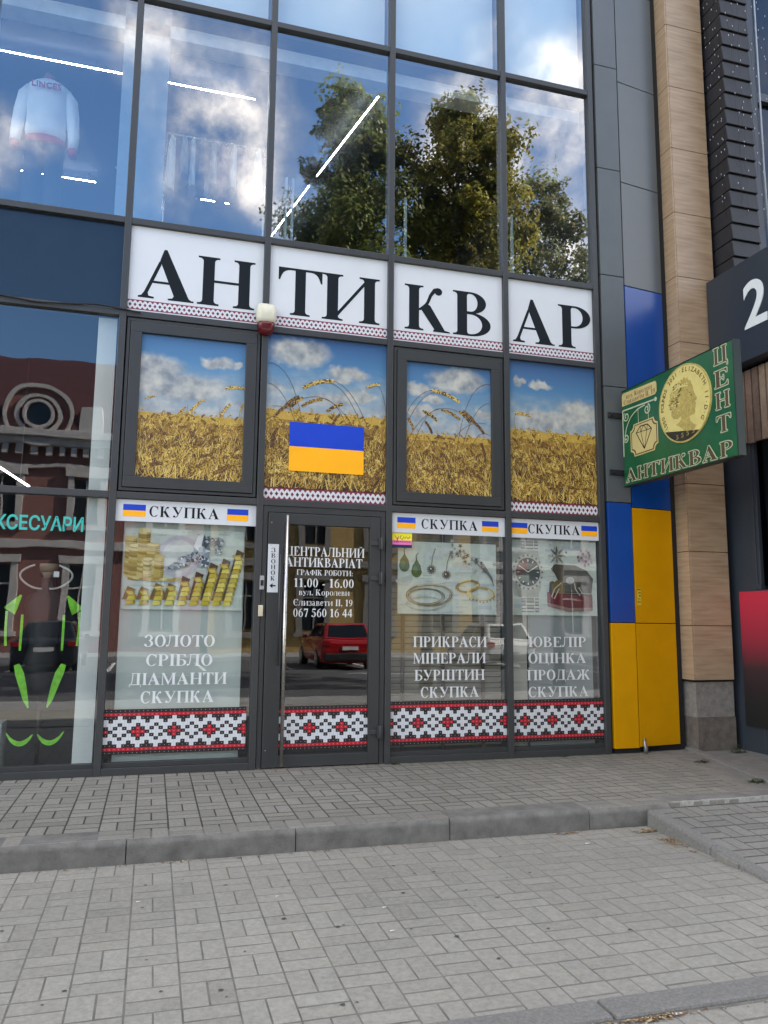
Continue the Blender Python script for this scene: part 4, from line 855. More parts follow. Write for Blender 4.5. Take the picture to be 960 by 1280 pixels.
P([(.41, .12), (.94, .07), (.94, .26), (.41, .31)], (.12, .010, .018)); P([(.41, .12), (.66, .045), (.94, .07), (.94, .11), (.66, .10), (.41, .17)], (.22, .13, .12))
for k in range(14): P(rect(.60+.012*k, .605+.012*k, .32, .62), (.10, .095, .08))
for p in ([(.58, .44), (.50, .36), (.46, .25), (.49, .22), (.55, .36)], [(.73, .44), (.74, .36), (.79, .27), (.82, .30), (.78, .38)]): P(sweep(p, [.012]*5), (.45, .42, .35))
P(arc(.68, .47, .05, .05, 0, 360, 12)[:-1], (.3, .3, .28))
P_end(t, 'poster of a steel wristwatch with dark dial and a dark red cap')
# teal lettering on the left shop window
TEAL = mat('teal_vinyl', srgb(58, 178, 168), .4, var=.04)
o = sans('АКСЕСУАРИ', 'window_lettering', .165, TEAL, None, (-1.50, .0435, 2.045), (R(90), 0, 0), bold=.0035, extrude=.0005, fit=.79, align='RIGHT'); tag(o, 'teal block lettering АКСЕСУАРИ on the left shop window', 'lettering')
# window display in the left shop: lime straps on a dark torso
LIME = mat('lime_ribbon', (.18, .55, .02), .55, var=.25, vscale=30); TAN = mat('tan_cap', (.24, .18, .12), .8, var=.15); MANN = mat('black_mannequin', (.005, .005, .006), .6, var=.1)
def ellring(cx, cy, cz, rx, ry, n=18): return [(cx+rx*math.cos(2*math.pi*k/n), cy+ry*math.sin(2*math.pi*k/n), cz) for k in range(n)]
mn = thing('display_torso', 'black display torso dressed in lime green straps in the left shop window', 'mannequin', (-1.82, .55, 0))
b = MB(); b.loft([ellring(-1.82, .55, z, rx, ry) for z, rx, ry in ((.62, .10, .09), (.72, .155, .11), (.9, .165, .12), (1.08, .125, .095), (1.3, .165, .115), (1.42, .185, .11), (1.5, .16, .085), (1.56, .07, .06), (1.66, .06, .055))]); b.build('torso', MANN, mn)
b = MB(); b.tube([(-1.82, .55, .0), (-1.82, .55, .65)], .02, 10); b.loft([ellring(-1.82, .55, z, r, r) for z, r in ((.0, .17), (.02, .17), (.03, .03))]); b.build('stand', MANN, mn)
b = MB(); b.loft([ellring(-1.82, .55, z, rx, ry) for z, rx, ry in ((1.715, .066, .07), (1.76, .082, .085), (1.788, .080, .083), (1.792, .05, .05))]); b.loft([ellring(-1.82, .55, z, rx, ry) for z, rx, ry in ((1.65, .036, .04), (1.68, .046, .05), (1.713, .064, .068))]); b.build('cap', TAN, mn)
def ribbon(pts, w, th=.006):
    b = MB(); l = []; 
    for k, p in enumerate(pts):
        p = Vector(p); a, c = Vector(pts[max(k-1, 0)]), Vector(pts[min(k+1, len(pts)-1)]); d = (c-a).normalized(); nrm = Vector((0, -1, 0)); s = d.cross(nrm).normalized()*w[k]/2
        l.append([p-s+nrm*th, p+s+nrm*th, p+s, p-s])
    b.loft(l, smooth=False); return b
CH = mat('pale_braid', (.42, .42, .38), .6)
for sg in (-1, 1):
    X = lambda d: -1.82+sg*d
    ribbon([(X(.28), .40, 1.36), (X(.24), .38, 1.42), (X(.19), .38, 1.50)], [.11, .075, .015]).build('shoulder_strap', LIME, mn)
    ribbon([(X(.30), .40, 1.36), (X(.30), .40, 1.2), (X(.29), .40, 1.06)], [.02, .02, .02]).build('hanging_strap', LIME, mn)
    ribbon([(X(.17), .38, 1.33), (X(.17), .38, 1.2), (X(.17), .38, 1.02)], [.02, .022, .018]).build('hanging_strap', LIME, mn)
    ribbon([(X(.19), .40, .90), (X(.16), .39, .82), (X(.13), .39, .72), (X(.10), .40, .60), (X(.075), .40, .53)], [.045, .07, .06, .042, .010]).build('leg_ribbon', LIME, mn)
    pts = [(X(.02+.21*k/8), .36, .31-.085*math.sin(math.pi*k/8)**.8+.02*(k/8)) for k in range(9)]
    ribbon(pts, [.010, .025, .036, .042, .042, .038, .03, .018, .008]).build('garter', LIME, mn)
    b = MB(); b.tube([(X(q[0]), .41, q[1]) for q in bez((.10, 1.77), (.30, 1.70), (.16, 1.60), 8)+bez((.16, 1.60), (.10, 1.555), (.03, 1.56), 5)[1:]], .009, 8); b.build('braid', CH, mn)
b = MB(); b.box(-1.76, -1.715, .395, .399, 1.665, 1.715); b.build('price_tag', WHITEINK, mn)
b = MB(); b.loft([ellring(-2.32, .5, z, r, r) for z, r in ((.40, .05), (.44, .09), (.52, .12), (.57, .11), (.55, .09), (.47, .06))]); tag(b.build('woven_basket', mat('wicker', (.22, .16, .08), .8, var=.3, vscale=60, bump=.6, bscale=90)), 'small wicker bowl at the left edge of the display', 'basket')
b = MB(); b.box(-2.5, -2.1, .42, .72, 0, .40); tag(b.build('display_plinth', mat('pale_plinth', (.34, .35, .36), .7), bevel=.006), 'pale plinth under the small wicker bowl', 'plinth')
b = MB(); b.box(-2.1, -1.5, .35, .75, -.002, .0015)
# lamps: linear LED tubes
LED = emit_mat('led_tube', (1, .98, .95), 24.0); LED2 = emit_mat('led_tube_downstairs', (1, .98, .95), 6.0)
ALU = mat('lamp_body', (.05, .05, .05), .5)
def led(p0, p1, lab, m, grp, w=.0065):
    p0, p1 = Vector(p0), Vector(p1); t = thing('linear_lamp', lab, 'lamp', tuple((p0+p1)/2), grp)
    b = MB(); b.tube([p0, p1], w, 8); b.build('lamp_tube', m, t)
    b = MB(); o = Vector((0, 0, .014)); b.tube([p0+o, p1+o], w*.55, 6); b.build('lamp_body', ALU, t)
    b = MB()
    for q in (p0*.9+p1*.1, p0*.1+p1*.9): b.tube([q+o, (q.x, q.y, 3.9 if p0.z < 4 else 7.9)], .004, 6)
    b.build('suspension_wire', ALU, t)
GU = 'linear lamps on the upstairs ceiling'
led((-4.5, 2, 7.78), (-1.55, 2, 7.78), 'white linear lamp above the white sweatshirt upstairs', LED, GU)
led((-1.12, 2, 7.78), (.03, 2, 7.78), 'white linear lamp above the clothes rail upstairs', LED, GU)
led((1.50, 1.5, 7.78), (1.12, 3.45, 7.78), 'nearer part of the diagonal white lamp upstairs', LED, GU)
led((1.06, 3.75, 7.78), (.70, 5.7, 7.78), 'farther part of the diagonal white lamp upstairs', LED, GU)
led((-3.05, 4.6, 7.78), (-2.02, 4.6, 7.78), 'short far linear lamp seen below the white sweatshirt', LED, GU)
led((-.55, 4.62, 7.78), (-.05, 4.63, 7.78), 'short far linear lamp seen below the clothes rail', LED, GU)
led((-2.9, .75, 3.05), (-2.1, 1.0, 2.56), 'slanting white lamp in the left shop', LED2, None, .008)
# mannequin with the white sweatshirt (seen from behind)
sw = thing('dressed_mannequin', 'mannequin seen from behind in white sweatshirt with red trim upstairs', 'mannequin', (-2.16, .85, 4.95))
SWM = mat('white_sweatshirt', (.84, .87, .90), .85, var=.06, vscale=7, bump=.25, bscale=14); RED = mat('red_ribbing', (.50, .05, .08), .8, var=.1); TRO = mat('dark_trousers', (.012, .015, .03), .8)
cx, cy = -2.165, .85
b = MB(); b.loft([ellring(cx, cy, z, rx, ry) for z, rx, ry in ((6.07, .185, .12), (6.15, .195, .13), (6.35, .19, .125), (6.5, .205, .13), (6.6, .205, .12), (6.655, .19, .10), (6.695, .135, .08), (6.72, .062, .06))]); b.build('sweatshirt', SWM, sw)
for sg in (-1, 1):
    b = MB(); b.tube([(cx+sg*.165, cy, 6.62), (cx+sg*.215, cy, 6.53), (cx+sg*.245, cy-.01, 6.35), (cx+sg*.265, cy-.02, 6.15), (cx+sg*.27, cy-.04, 5.99)], [.05, .068, .064, .056, .048], 12); b.build('sleeve', SWM, sw)
    b = MB(); b.tube([(cx+sg*.27, cy-.04, 5.99), (cx+sg*.272, cy-.045, 5.92)], [.047, .040], 12); b.build('cuff', RED, sw)
    b = MB(); b.tube([(cx+sg*.085, cy, 6.0), (cx+sg*.10, cy, 5.5), (cx+sg*.10, cy, 5.05)], [.10, .085, .08], 12); b.build('trouser_leg', TRO, sw)
    b = MB(); b.tube([(cx+sg*.10, cy, 4.95), (cx+sg*.10, cy, 5.05)], .04, 10); b.build('foot', TAN, sw)
b = MB(); b.loft([ellring(cx, cy, z, rx, ry) for z, rx, ry in ((5.995, .17, .115), (6.03, .185, .122), (6.075, .188, .123))]); b.build('hem', RED, sw)
b = MB(); b.loft([ellring(cx, cy, z, rx, ry) for z, rx, ry in ((6.708, .07, .07), (6.74, .062, .062))]); b.build('collar', RED, sw)
b = MB(); b.tube([(cx, cy, 6.70), (cx, cy, 6.79)], [.05, .045], 12); b.build('neck', TAN, sw)
sans('LINCES', 'lettering', .085, RED, sw, (cx, cy-.15, 6.55), (R(90), 0, 0), bold=.001, extrude=.006, fit=.27)
# clothes rail upstairs with hanging garments
rl = thing('clothes_rail', 'metal clothes rail behind the second upstairs window', 'clothes rail', (-.45, 1.5, 4.95))
b = MB(); b.tube([(-1.0, 1.5, 6.80), (.12, 1.5, 6.80)], .012, 8); b.build('rail', STEEL, rl)
for x in (-1.0, .12):
    b = MB(); b.tube([(x, 1.5, 4.95), (x, 1.5, 6.80)], .012, 8); b.build('upright', STEEL, rl)
rn = random.Random(2); GC = [mat('grey_garment', (.45, .43, .43), .9), mat('white_garment', (.8, .8, .8), .9), mat('navy_garment', (.03, .04, .09), .9), mat('red_white_garment', (.42, .2, .22), .9)]
names = ['grey', 'white', 'navy', 'red and white']
xsg = [-.93, -.80, -.70, -.60, -.47, -.37, -.24, -.10, .04]; order = [1, 0, 1, 2, 0, 3, 1, 3, 1]
pos = ['at the left end of the rail', 'second from the left end of the rail', 'third from the left end of the rail', 'fourth from the left end of the rail', 'in the middle of the rail', 'fourth from the right end of the rail', 'third from the right end of the rail', 'second from the right end of the rail', 'at the right end of the rail']
for k, (x, ci) in enumerate(zip(xsg, order)):
    g = thing('hanging_garment', '%s garment hanging %s upstairs' % (names[ci], pos[k]), 'garment', (x, 1.5, 6.8), 'garments on the upstairs rail')
    h = rn.uniform(.45, .7); b = MB(); w = rn.uniform(.03, .045); a = rn.uniform(-.02, .02)
    b.loft([[(x+a*q+w*f*math.cos(2*math.pi*j/10)*(1+.2*math.sin(j*3+k)), 1.5+.2*f2*math.sin(2*math.pi*j/10), 6.74-h*q) for j in range(10)] for q, f, f2 in ((0, .3, .15), (.08, .8, .9), (.3, 1, 1), (.65, 1.15, .95), (1, 1.3, .9))]); b.build('cloth', GC[ci], g)
    b = MB(); b.tube([(x, 1.5, 6.74), (x, 1.5, 6.80), (x, 1.52, 6.815), (x, 1.515, 6.79)], .004, 6); b.build('hanger_hook', STEEL, g)
# glass balustrade posts upstairs
br = thing('glass_balustrade', 'glass balustrade with slim posts inside the upstairs windows', 'balustrade', (1.0, .7, 4.95))
for x in (.26, .33, 1.60, 2.9):
    b = MB(); b.box(x-.012, x+.012, .66, .70, 4.95, 6.0); b.build('post', mat('pale_steel', (.42, .46, .45), .4, metal=.6), br)
b = MB(); b.box(.33, 3.0, .675, .685, 5.02, 5.95); b.build('glass_panel', glass_mat('balustrade_glass', 1.3, (.93, .97, .95)), br)
t = MB(); t.tube([(-1.47, 1.2, 4.95), (-1.47, 1.2, 6.1)], .014, 8); t.tube([(-1.50, 1.2, 6.1), (-1.44, 1.2, 6.13)], .016, 8)
tag(t.build('slim_stand', mat('pale_steel', (.42, .46, .45))), 'slim pale metal stand right of the white sweatshirt', 'stand')
# ================================================================== GREEN PROJECTING SIGN
GREEN = mat('sign_green', (.006, .085, .03), .3, var=.18, vscale=3, coat=.2)
GREEND = mat('sign_dark_edge', (.006, .018, .016), .35, var=.1)
CREAM = mat('sign_cream', (.52, .42, .17), .45, var=.06); BROWN = mat('sign_brown', (.078, .048, .024), .4, var=.12, vscale=30)
PALEO = mat('sign_pale_outline', (.42, .46, .30), .45); COING = mat('coin_gold', (.60, .50, .17), .38, var=.08, vscale=9); COIND = mat('coin_relief', (.40, .31, .085), .42, var=.3, vscale=40)
SX = 3.80
def side(u, v, d=0.): return (SX-d, -u, v)              # drawn on the side of the sign that faces left
gs = thing('projecting_sign', 'green projecting sign with a gold coin and the words ЦЕНТ АНТИКВАР', 'sign', (3.85, 0, 2.73))
b = MB(); b.box(SX, 3.872, -1.738, -.062, 2.728, 3.745); b.build('sign_box', GREEN, gs, bevel=.004)
b = MB(); b.box(SX-.004, 3.876, -1.752, -1.736, 2.722, 3.750); b.box(SX-.004, 3.876, -1.736, -.06, 2.716, 2.728); b.box(SX-.004, 3.876, -1.736, -.06, 3.745, 3.754); b.build('edge_trim', GREEND, gs, bevel=.003)
for z in (3.50, 2.88):
    b = MB(); b.box(3.66, 3.90, -.022, -.003, z-.03, z+.03); b.box(3.835, 3.865, -.075, -.02, z-.025, z+.025); b.tube([(3.70, -.022, z), (3.70, -.035, z)], .012, 8); b.build('bracket', GASKET, gs, bevel=.003)
t = MB(); t.flat([(.07, 3.585), (.64, 3.565), (.67, 3.59), (.67, 3.675), (.65, 3.70), (.09, 3.722), (.07, 3.70)], lambda u, v: side(u, v, .003), 0); ab = t.build('address_board', CREAM, gs)
t = MB(); word(t, 'вул. Королеви', .15, .60, 3.648, .05, lambda u, v, d: side(u, v-.02*(u-.1), d), 0, .0035, sp=.06); word(t, 'Єлизавети ІІ, 19', .10, .645, 3.592, .05, lambda u, v, d: side(u, v-.02*(u-.1), d), 0, .0035, sp=.06); t.build('address_lettering', mat('maroon_letters', (.13, .02, .02), .45), ab)
t = MB()
def ln(pts, w=.014): t.flat(sweep(pts, [w]*len(pts)), lambda u, v: side(u, v, .003+.0001*len(t.v) % .001), 0)
def spiral(cx, cy, r, turns, a0, sg=1): return [(cx+r*(1-k/26*.8)*math.cos(a0+sg*k/26*turns*6.283), cy+r*(1-k/26*.8)*math.sin(a0+sg*k/26*turns*6.283)) for k in range(27)]
t.flat(rect(.066, .084, 3.04, 3.54), lambda u, v: side(u, v, .003), 0); ln([(.085, 3.535), (.62, 3.515)], .016); t.flat(ball(.645, 3.513, .022), lambda u, v: side(u, v, .0032), 0)
ln(bez((.095, 3.19), (.13, 3.50), (.47, 3.50), 12), .013); ln(spiral(.14, 3.46, .055, 1.4, 2.2)); ln(spiral(.50, 3.45, .055, 1.4, 1.2, -1)); ln(spiral(.125, 3.23, .045, 1.3, -2, 1))
for u in (.35, .52): ln([(u, 3.50), (u, 3.34)], .008)
t.build('scroll_bracket_picture', PALEO, gs)
def notch(x0, x1, z0, z1, r): return arc(x0, z0, r, r, 90, 0, 6) + arc(x1, z0, r, r, 180, 90, 6) + arc(x1, z1, r, r, 270, 180, 6) + arc(x0, z1, r, r, 360, 270, 6)
t = MB(); t.flat(notch(.20, .665, 3.005, 3.345, .06), lambda u, v: side(u, v, .002), 0); t.flat(notch(.215, .65, 3.017, 3.333, .062), lambda u, v: side(u, v, .0025), 1); t.flat(notch(.228, .637, 3.028, 3.322, .062), lambda u, v: side(u, v, .003), 0)
hb = t.build('hanging_board_picture', [CREAM, BROWN], gs)
t = MB()
dm = dict(a=(.305, 3.245), b=(.375, 3.30), c=(.50, 3.295), d=(.565, 3.235), e=(.435, 3.055), f=(.385, 3.243), g=(.487, 3.239), h=(.437, 3.298))
for p, q in ('ab', 'bc', 'cd', 'de', 'ea', 'af', 'fg', 'gd', 'bf', 'fh', 'hg', 'cg', 'fe', 'ge'): ln([dm[p], dm[q]], .011 if p+q in ('ab', 'bc', 'cd', 'de', 'ea') else .007)
for i, v in enumerate(t.v): t.v[i] = (v[0]-.0006, v[1], v[2])
t.build('diamond_outline', INK, hb)
coin = MB(); cc = (1.082, 3.352)
coin.prism(arc(*cc, .376, .372, 0, 360, 64)[:-1], lambda u, v, d: side(u, v, d), .0, .012, 0); co = coin.build('coin', COING, gs, bevel=.004)
t = MB()
for a0 in range(0, 360, 60): t.flat(ring(*cc, .376, .372, .014, .014, a0, a0+60), lambda u, v: side(u, v, .0135), 0)
PR = [(1.10, 3.60), (1.125, 3.575), (1.15, 3.585), (1.165, 3.55), (1.195, 3.54), (1.20, 3.51), (1.222, 3.475), (1.228, 3.43), (1.243, 3.40), (1.272, 3.355), (1.262, 3.338), (1.243, 3.333), (1.254, 3.308), (1.244, 3.296), (1.250, 3.277), (1.237, 3.262), (1.240, 3.235), (1.218, 3.212), (1.180, 3.215), (1.160, 3.205), (1.165, 3.165), (1.20, 3.13), (1.255, 3.105), (1.20, 3.07), (1.09, 3.065), (1.05, 3.115), (.975, 3.165), (.955, 3.172), (1.01, 3.185), (1.04, 3.215), (1.035, 3.24), (.99, 3.225), (.93, 3.235), (.895, 3.275), (.90, 3.32), (.87, 3.36), (.865, 3.42), (.89, 3.48), (.93, 3.53), (.99, 3.565), (1.04, 3.575), (1.06, 3.59), (1.08, 3.578)]
t.flat(PR, lambda u, v: side(u, v, .0132), 0)
rn = random.Random(9)
for k in range(70):      # curls and tiara stones, cut into the relief
    a = rn.uniform(1.2, 4.6); r = rn.uniform(.03, .16); u, v = 1.02+r*math.cos(a)*.95, 3.41+r*math.sin(a)
    t.flat([(u+p, v+q) for p, q in arc(0, 0, .014, .007, 0, 360, 7)[:-1]], lambda u, v: side(u, v, .0140+.00002*k), 1 if k % 2 else 2)
t.flat(sweep([(.93, 3.50), (1.0, 3.525), (1.08, 3.52), (1.16, 3.50)], [.012, .018, .018, .01]), lambda u, v: side(u, v, .0158), 1)
for k in range(6): t.flat(ball(.97+.035*k, 3.545-.004*k, .009), lambda u, v: side(u, v, .016), 1)
t.flat(ball(1.195, 3.405, .010), lambda u, v: side(u, v, .0142), 2); t.flat(sweep([(1.17, 3.43), (1.205, 3.428)], [.008, .006]), lambda u, v: side(u, v, .0143), 2)
t.build('crowned_profile_relief', [COIND, COING, mat('coin_dark_line', (.12, .08, .02), .5)], co)  # last material: darker drawn marks for curls, eye and brow
t = MB(); t.flat([p for p in arc(*cc, .36, .356, 217, 303, 22)], lambda u, v: side(u, v, .0150), 0); t.build('exergue', mat('coin_black_field', (.02, .018, .012), .35), co)
COINL = mat('coin_letters', (.13, .085, .02), .5)
def around(txt, a0, a1, r, size):
    n = len(txt)
    for k, ch in enumerate(txt):
        if ch == ' ': continue
        a = R(a0+(a1-a0)*k/(n-1)); u, v = cc[0]+r*math.cos(a), cc[1]+r*math.sin(a)
        me = GLY.get(ch)
        if me is None:
            cu = bpy.data.curves.new('g', 'FONT'); cu.body = ch; cu.size = size; cu.align_x = 'CENTER'; cu.offset = .0012
            tmp = bpy.data.objects.new('tmp', cu); C.objects.link(tmp); me = bpy.data.meshes.new_from_object(tmp.evaluated_get(bpy.context.evaluated_depsgraph_get())); bpy.data.objects.remove(tmp); GLY[ch] = me
        ca, sa = math.cos(a-math.pi/2), math.sin(a-math.pi/2)
        for p in me.polygons: TL.face([side(u+me.vertices[i].co.x*ca-me.vertices[i].co.y*sa, v+me.vertices[i].co.x*sa+me.vertices[i].co.y*ca, .0137) for i in p.vertices], 0)
GLY = {}; TL = MB(); around('·1000 POUNDS 2021', 222, 108, .30, .062); around('·ELIZABETH II·D·G', 97, -38, .30, .062); TL.build('coin_lettering', COINL, co)
t = MB()
for k, u in enumerate((.955, .99, 1.03, 1.065, 1.105, 1.145, 1.185)): 
    if k % 2 == 0: word((t5 := MB()), '5', u, u+.035, 3.028+.002*k, .042, lambda a, v, d: side(a, v, d), 0, .0155).build('exergue_figure', COIND, co)

def outlined(ch, u0, u1, z0, cap):
    sk = lambda u, v: v
    t = MB()
    for k, (du, dz) in enumerate(((-.010, 0), (.010, 0), (0, .009), (0, -.009), (-.007, .007), (.007, -.007), (.007, .007), (-.007, -.007))):
        word(t, ch, u0+du, u1+du, z0+dz, cap, lambda u, v, d: side(u, v, d), 0, .002+.00006*k, dd=.00001)
    word(t, ch, u0, u1, z0, cap, lambda u, v, d: side(u, v, d), 1, .004, dd=.0001)
    t.build('raised_letter', [PALEO, BROWN], gs)
w8 = [('А', .10, .285), ('Н', .30, .475), ('Т', .49, .665), ('И', .685, .885), ('К', .90, 1.09), ('В', 1.105, 1.28), ('А', 1.295, 1.49), ('Р', 1.525, 1.685)]
for k, (ch, a, c) in enumerate(w8): outlined(ch, a, c, 2.762-.003*k, .132)
for ch, z, c in (('Ц', 3.58, .15), ('Е', 3.37, .15), ('Н', 3.175, .145), ('Т', 2.965, .145)): outlined(ch, 1.50, 1.675, z, c)

# ================================================================== WOOD CLAD PILLAR
def wood_mat():
    m = mat('oak_laminate', (.3, .2, .12), .42, var=0); N = m.node_tree.nodes; L = m.node_tree.links; b = N['Principled BSDF']
    tc = N.new('ShaderNodeTexCoord'); mp = N.new('ShaderNodeMapping'); mp.inputs['Scale'].default_value = (1.2, 1.2, 16); L.new(tc.outputs['Object'], mp.inputs['Vector'])
    n = N.new('ShaderNodeTexNoise'); n.inputs['Scale'].default_value = 1.6; n.inputs['Detail'].default_value = 8; n.inputs['Roughness'].default_value = .62; n.inputs['Distortion'].default_value = .5; L.new(mp.outputs[0], n.inputs['Vector'])
    r = N.new('ShaderNodeValToRGB'); e = r.color_ramp.elements; e[0].position = .28; e[0].color = (.25, .165, .10, 1); e[1].position = .72; e[1].color = (.43, .315, .205, 1); q = e.new(.5); q.color = (.35, .245, .155, 1)
    L.new(n.outputs['Fac'], r.inputs['Fac']); L.new(r.outputs['Color'], b.inputs['Base Color']); return m
WOOD = wood_mat()
wp = thing('wood_clad_pillar', 'tall pillar clad in pale oak boards on a rough stone base', 'pillar', (4.77, 0, 0))
zj = [.72, 1.285, 2.067, 2.80, 3.595, 4.386, 5.148, 5.911, 6.698, 7.469, 8.257, 9.03, 9.8, 10.6, 11.4, 12.2, 13.0]
for a, c in zip(zj, zj[1:]):
    off = random.uniform(0, 50)
    b = MB(); b.box(4.552, 5.03, -.092, -.05, a+.003, c-.003); b.build('front_panel', WOOD, wp, bevel=.002, origin=(4.8, -.07, a))
    b = MB(); b.box(4.533, 4.549, -.088, .12, a+.003, c-.003); b.build('side_panel', WOOD, wp, bevel=.002, origin=(4.54, 0, a))
b = MB(); b.box(4.549, 5.03, -.049, .3, .70, 13.0); b.build('core', GASKET, wp)
b = MB(); b.box(4.57, 5.04, -.06, .25, .34, .70); b.build('stone_base', mat('rough_render', (.20, .185, .165), .92, var=.3, vscale=16, bump=.8, bscale=60), wp)
b = MB(); b.box(4.575, 5.045, -.066, .25, -.2, .338); b.build('stone_base', mat('brown_stone', (.125, .105, .088), .9, var=.35, vscale=10, bump=.7, bscale=50), wp)

# ================================================================== NEIGHBOURING BUILDING
NAVY_ = mat('slate_panel', (.030, .037, .048), .45, var=.08, vscale=2); BRK = mat('black_brick', (.011, .011, .015), .6, var=.25, vscale=8, bump=.3, bscale=60)
nb = thing('neighbour_building', 'dark building with black ribbed pier and a projecting shop front at the right edge', 'building', (5.3, -.3, 0))
b = MB(); b.box(5.13, 16, .0, 7.3, -.2, 13.0); b.box(5.02, 5.128, .05, 7.3, -.2, 13.0); b.box(5.6, 12, -2.5, -.02, 5.0, 5.10); b.build('wall', DARKW, nb)  # unseen upper part carried up to help keep the forecourt shaded
for k in range(40):      # pier of black ribbed blocks, each with a tilted face
    z = 5.125+k*.198
    b = MB(); b.hexa([(5.072, -.385, z+.012), (5.448, -.385, z+.012), (5.43, .05, z+.012), (5.085, .05, z+.012), (5.060, -.372, z+.19), (5.44, -.372, z+.19), (5.43, .05, z+.19), (5.085, .05, z+.19)])
    b.build('pier_block', BRK, nb, bevel=.006)
b = MB(); b.box(5.09, 5.425, -.355, .05, 5.1, 13.0); b.build('pier_core', GASKET, nb)
b = MB(); b.box(5.455, 5.56, -.34, -.05, 5.1, 13.0); b.box(5.56, 9, -.32, -.22, 7.35, 7.45); b.box(5.56, 9, -.32, -.22, 5.1, 5.2); b.build('window_frame', NAVY_, nb, bevel=.004)
pane(5.56, 9, 5.2, 7.35, glass_mat('dark_glass', 1.45, (.22, .25, .28)), y=-.26, parent=nb); pane(5.56, 9, 7.45, 13.0, glass_mat('dark_glass', 1.45, (.3, .3, .3)), y=-.26, parent=nb)
# ground floor, seen along its left wall
b = MB(); b.box(5.12, 5.30, -.385, .06, -.2, 4.02); b.box(5.12, 5.3, -2.6, -.385, -.2, .27); b.box(5.12, 5.3, -2.6, -.385, 1.60, 1.66); b.box(5.12, 5.3, -2.6, -2.5, .27, 4.02); b.box(5.14, 5.3, -2.6, -.385, 4.0, 4.1); b.box(5.14, 9, -2.6, -2.5, -.2, 4.1); b.build('left_wall', NAVY_, nb, bevel=.004)
b = MB(); b.box(5.112, 5.16, -.41, -.36, 1.662, 3.30); b.box(5.112, 5.16, -.455, -.41, 1.662, 1.72); 
for y in (-.43, -1.05, -1.7, -2.35): b.box(5.125, 5.18, y-.02, y+.02, 1.66, 3.3)
b.build('window_frame', NAVY_, nb, bevel=.003)
b = MB(); x = 5.165; b.face([(x, -.40, 1.70), (x, -2.5, 1.70), (x, -2.5, 3.3), (x, -.40, 3.3)][::-1], 0); b.build('window_pane', glass_mat('dark_glass', 1.45, (.3, .3, .3)), nb)
b = MB(); b.box(5.7, 5.75, -2.5, -.1, .3, 4.0); b.build('room_back_wall', mat('ochre_room_wall', (.16, .12, .06), .8, var=.2), nb)
b = MB(); b.box(5.088, 5.122, -2.45, -.16, .262, 1.645); 
def red_fade():
    m = mat('red_to_black_print', (.3, .02, .04), .4, var=0); N = m.node_tree.nodes; L = m.node_tree.links
    tc = N.new('ShaderNodeTexCoord'); s = N.new('ShaderNodeSeparateXYZ'); r = N.new('ShaderNodeValToRGB'); L.new(tc.outputs['Generated'], s.inputs[0]); L.new(s.outputs['Z'], r.inputs['Fac'])
    e = r.color_ramp.elements; e[0].position = .15; e[0].color = (.012, .012, .012, 1); e[1].position = .95; e[1].color = (.50, .022, .05, 1); q = e.new(.42); q.color = (.035, .016, .02, 1); q = e.new(.68); q.color = (.30, .018, .04, 1)
    L.new(r.outputs['Color'], N['Principled BSDF'].inputs['Base Color']); return m
tag(b.build('printed_panel', red_fade(), bevel=.003), 'panel printed red fading to black on the wall at the right edge', 'sign')
fs = thing('number_sign', 'big dark sign box with a large white 2 above the wooden slats', 'sign', (4.95, -1.2, 4.0))
b = MB(); b.box(4.90, 5.12, -2.6, -.12, 4.017, 5.10); b.box(5.13, 9, -2.6, -.39, 4.11, 5.10); b.build('sign_box', mat('sign_slate', (.020, .027, .038), .4, var=.06, vscale=2), fs, bevel=.004)
o = sans('2', 'numeral', .68, WHITEINK, fs, (4.897, -.665, 4.355), (R(90), 0, R(-90)), bold=.012, extrude=.004, align='LEFT')
PINEW = attr_mat('weathered_slats', .75, bump=.4, bscale=70, var=.25, vscale=14)
sl = thing('slatted_panel', 'panel of vertical weathered wooden slats under the number sign', 'panel', (5.08, -1.2, 3.2))
for k in range(21):
    y = -.29-k*.1; b = MB(); c = random.choice([(.20, .13, .095), (.16, .105, .08), (.24, .17, .12), (.13, .085, .065)])
    b.box(5.06, 5.095, y-.04, y+.04, 3.20+random.uniform(-.008, .008), 3.985, 0, c); b.build('slat', PINEW, sl, bevel=.003)
b = MB(); b.box(5.097, 5.118, -2.45, -.25, 3.22, 4.0); b.build('backing', GASKET, sl)
fl = thing('flood_lamp', 'pale square flood lamp behind the window under the wooden slats', 'lamp', (5.3, -.55, 2.9))
b = MB(); b.hexa([(5.32, -.68, 2.84), (5.38, -.68, 2.84), (5.38, -.50, 2.78), (5.32, -.50, 2.78), (5.34, -.68, 3.03), (5.40, -.68, 3.03), (5.40, -.50, 2.97), (5.34, -.50, 2.97)]); b.build('lamp_head', mat('pale_lamp_face', (.42, .40, .34), .5), fl, bevel=.006)
b = MB(); b.tube([(5.39, -.56, 2.97), (5.40, -.5, 3.10), (5.42, -.6, 3.2)], .012, 8); b.build('lamp_arm', GASKET, fl)
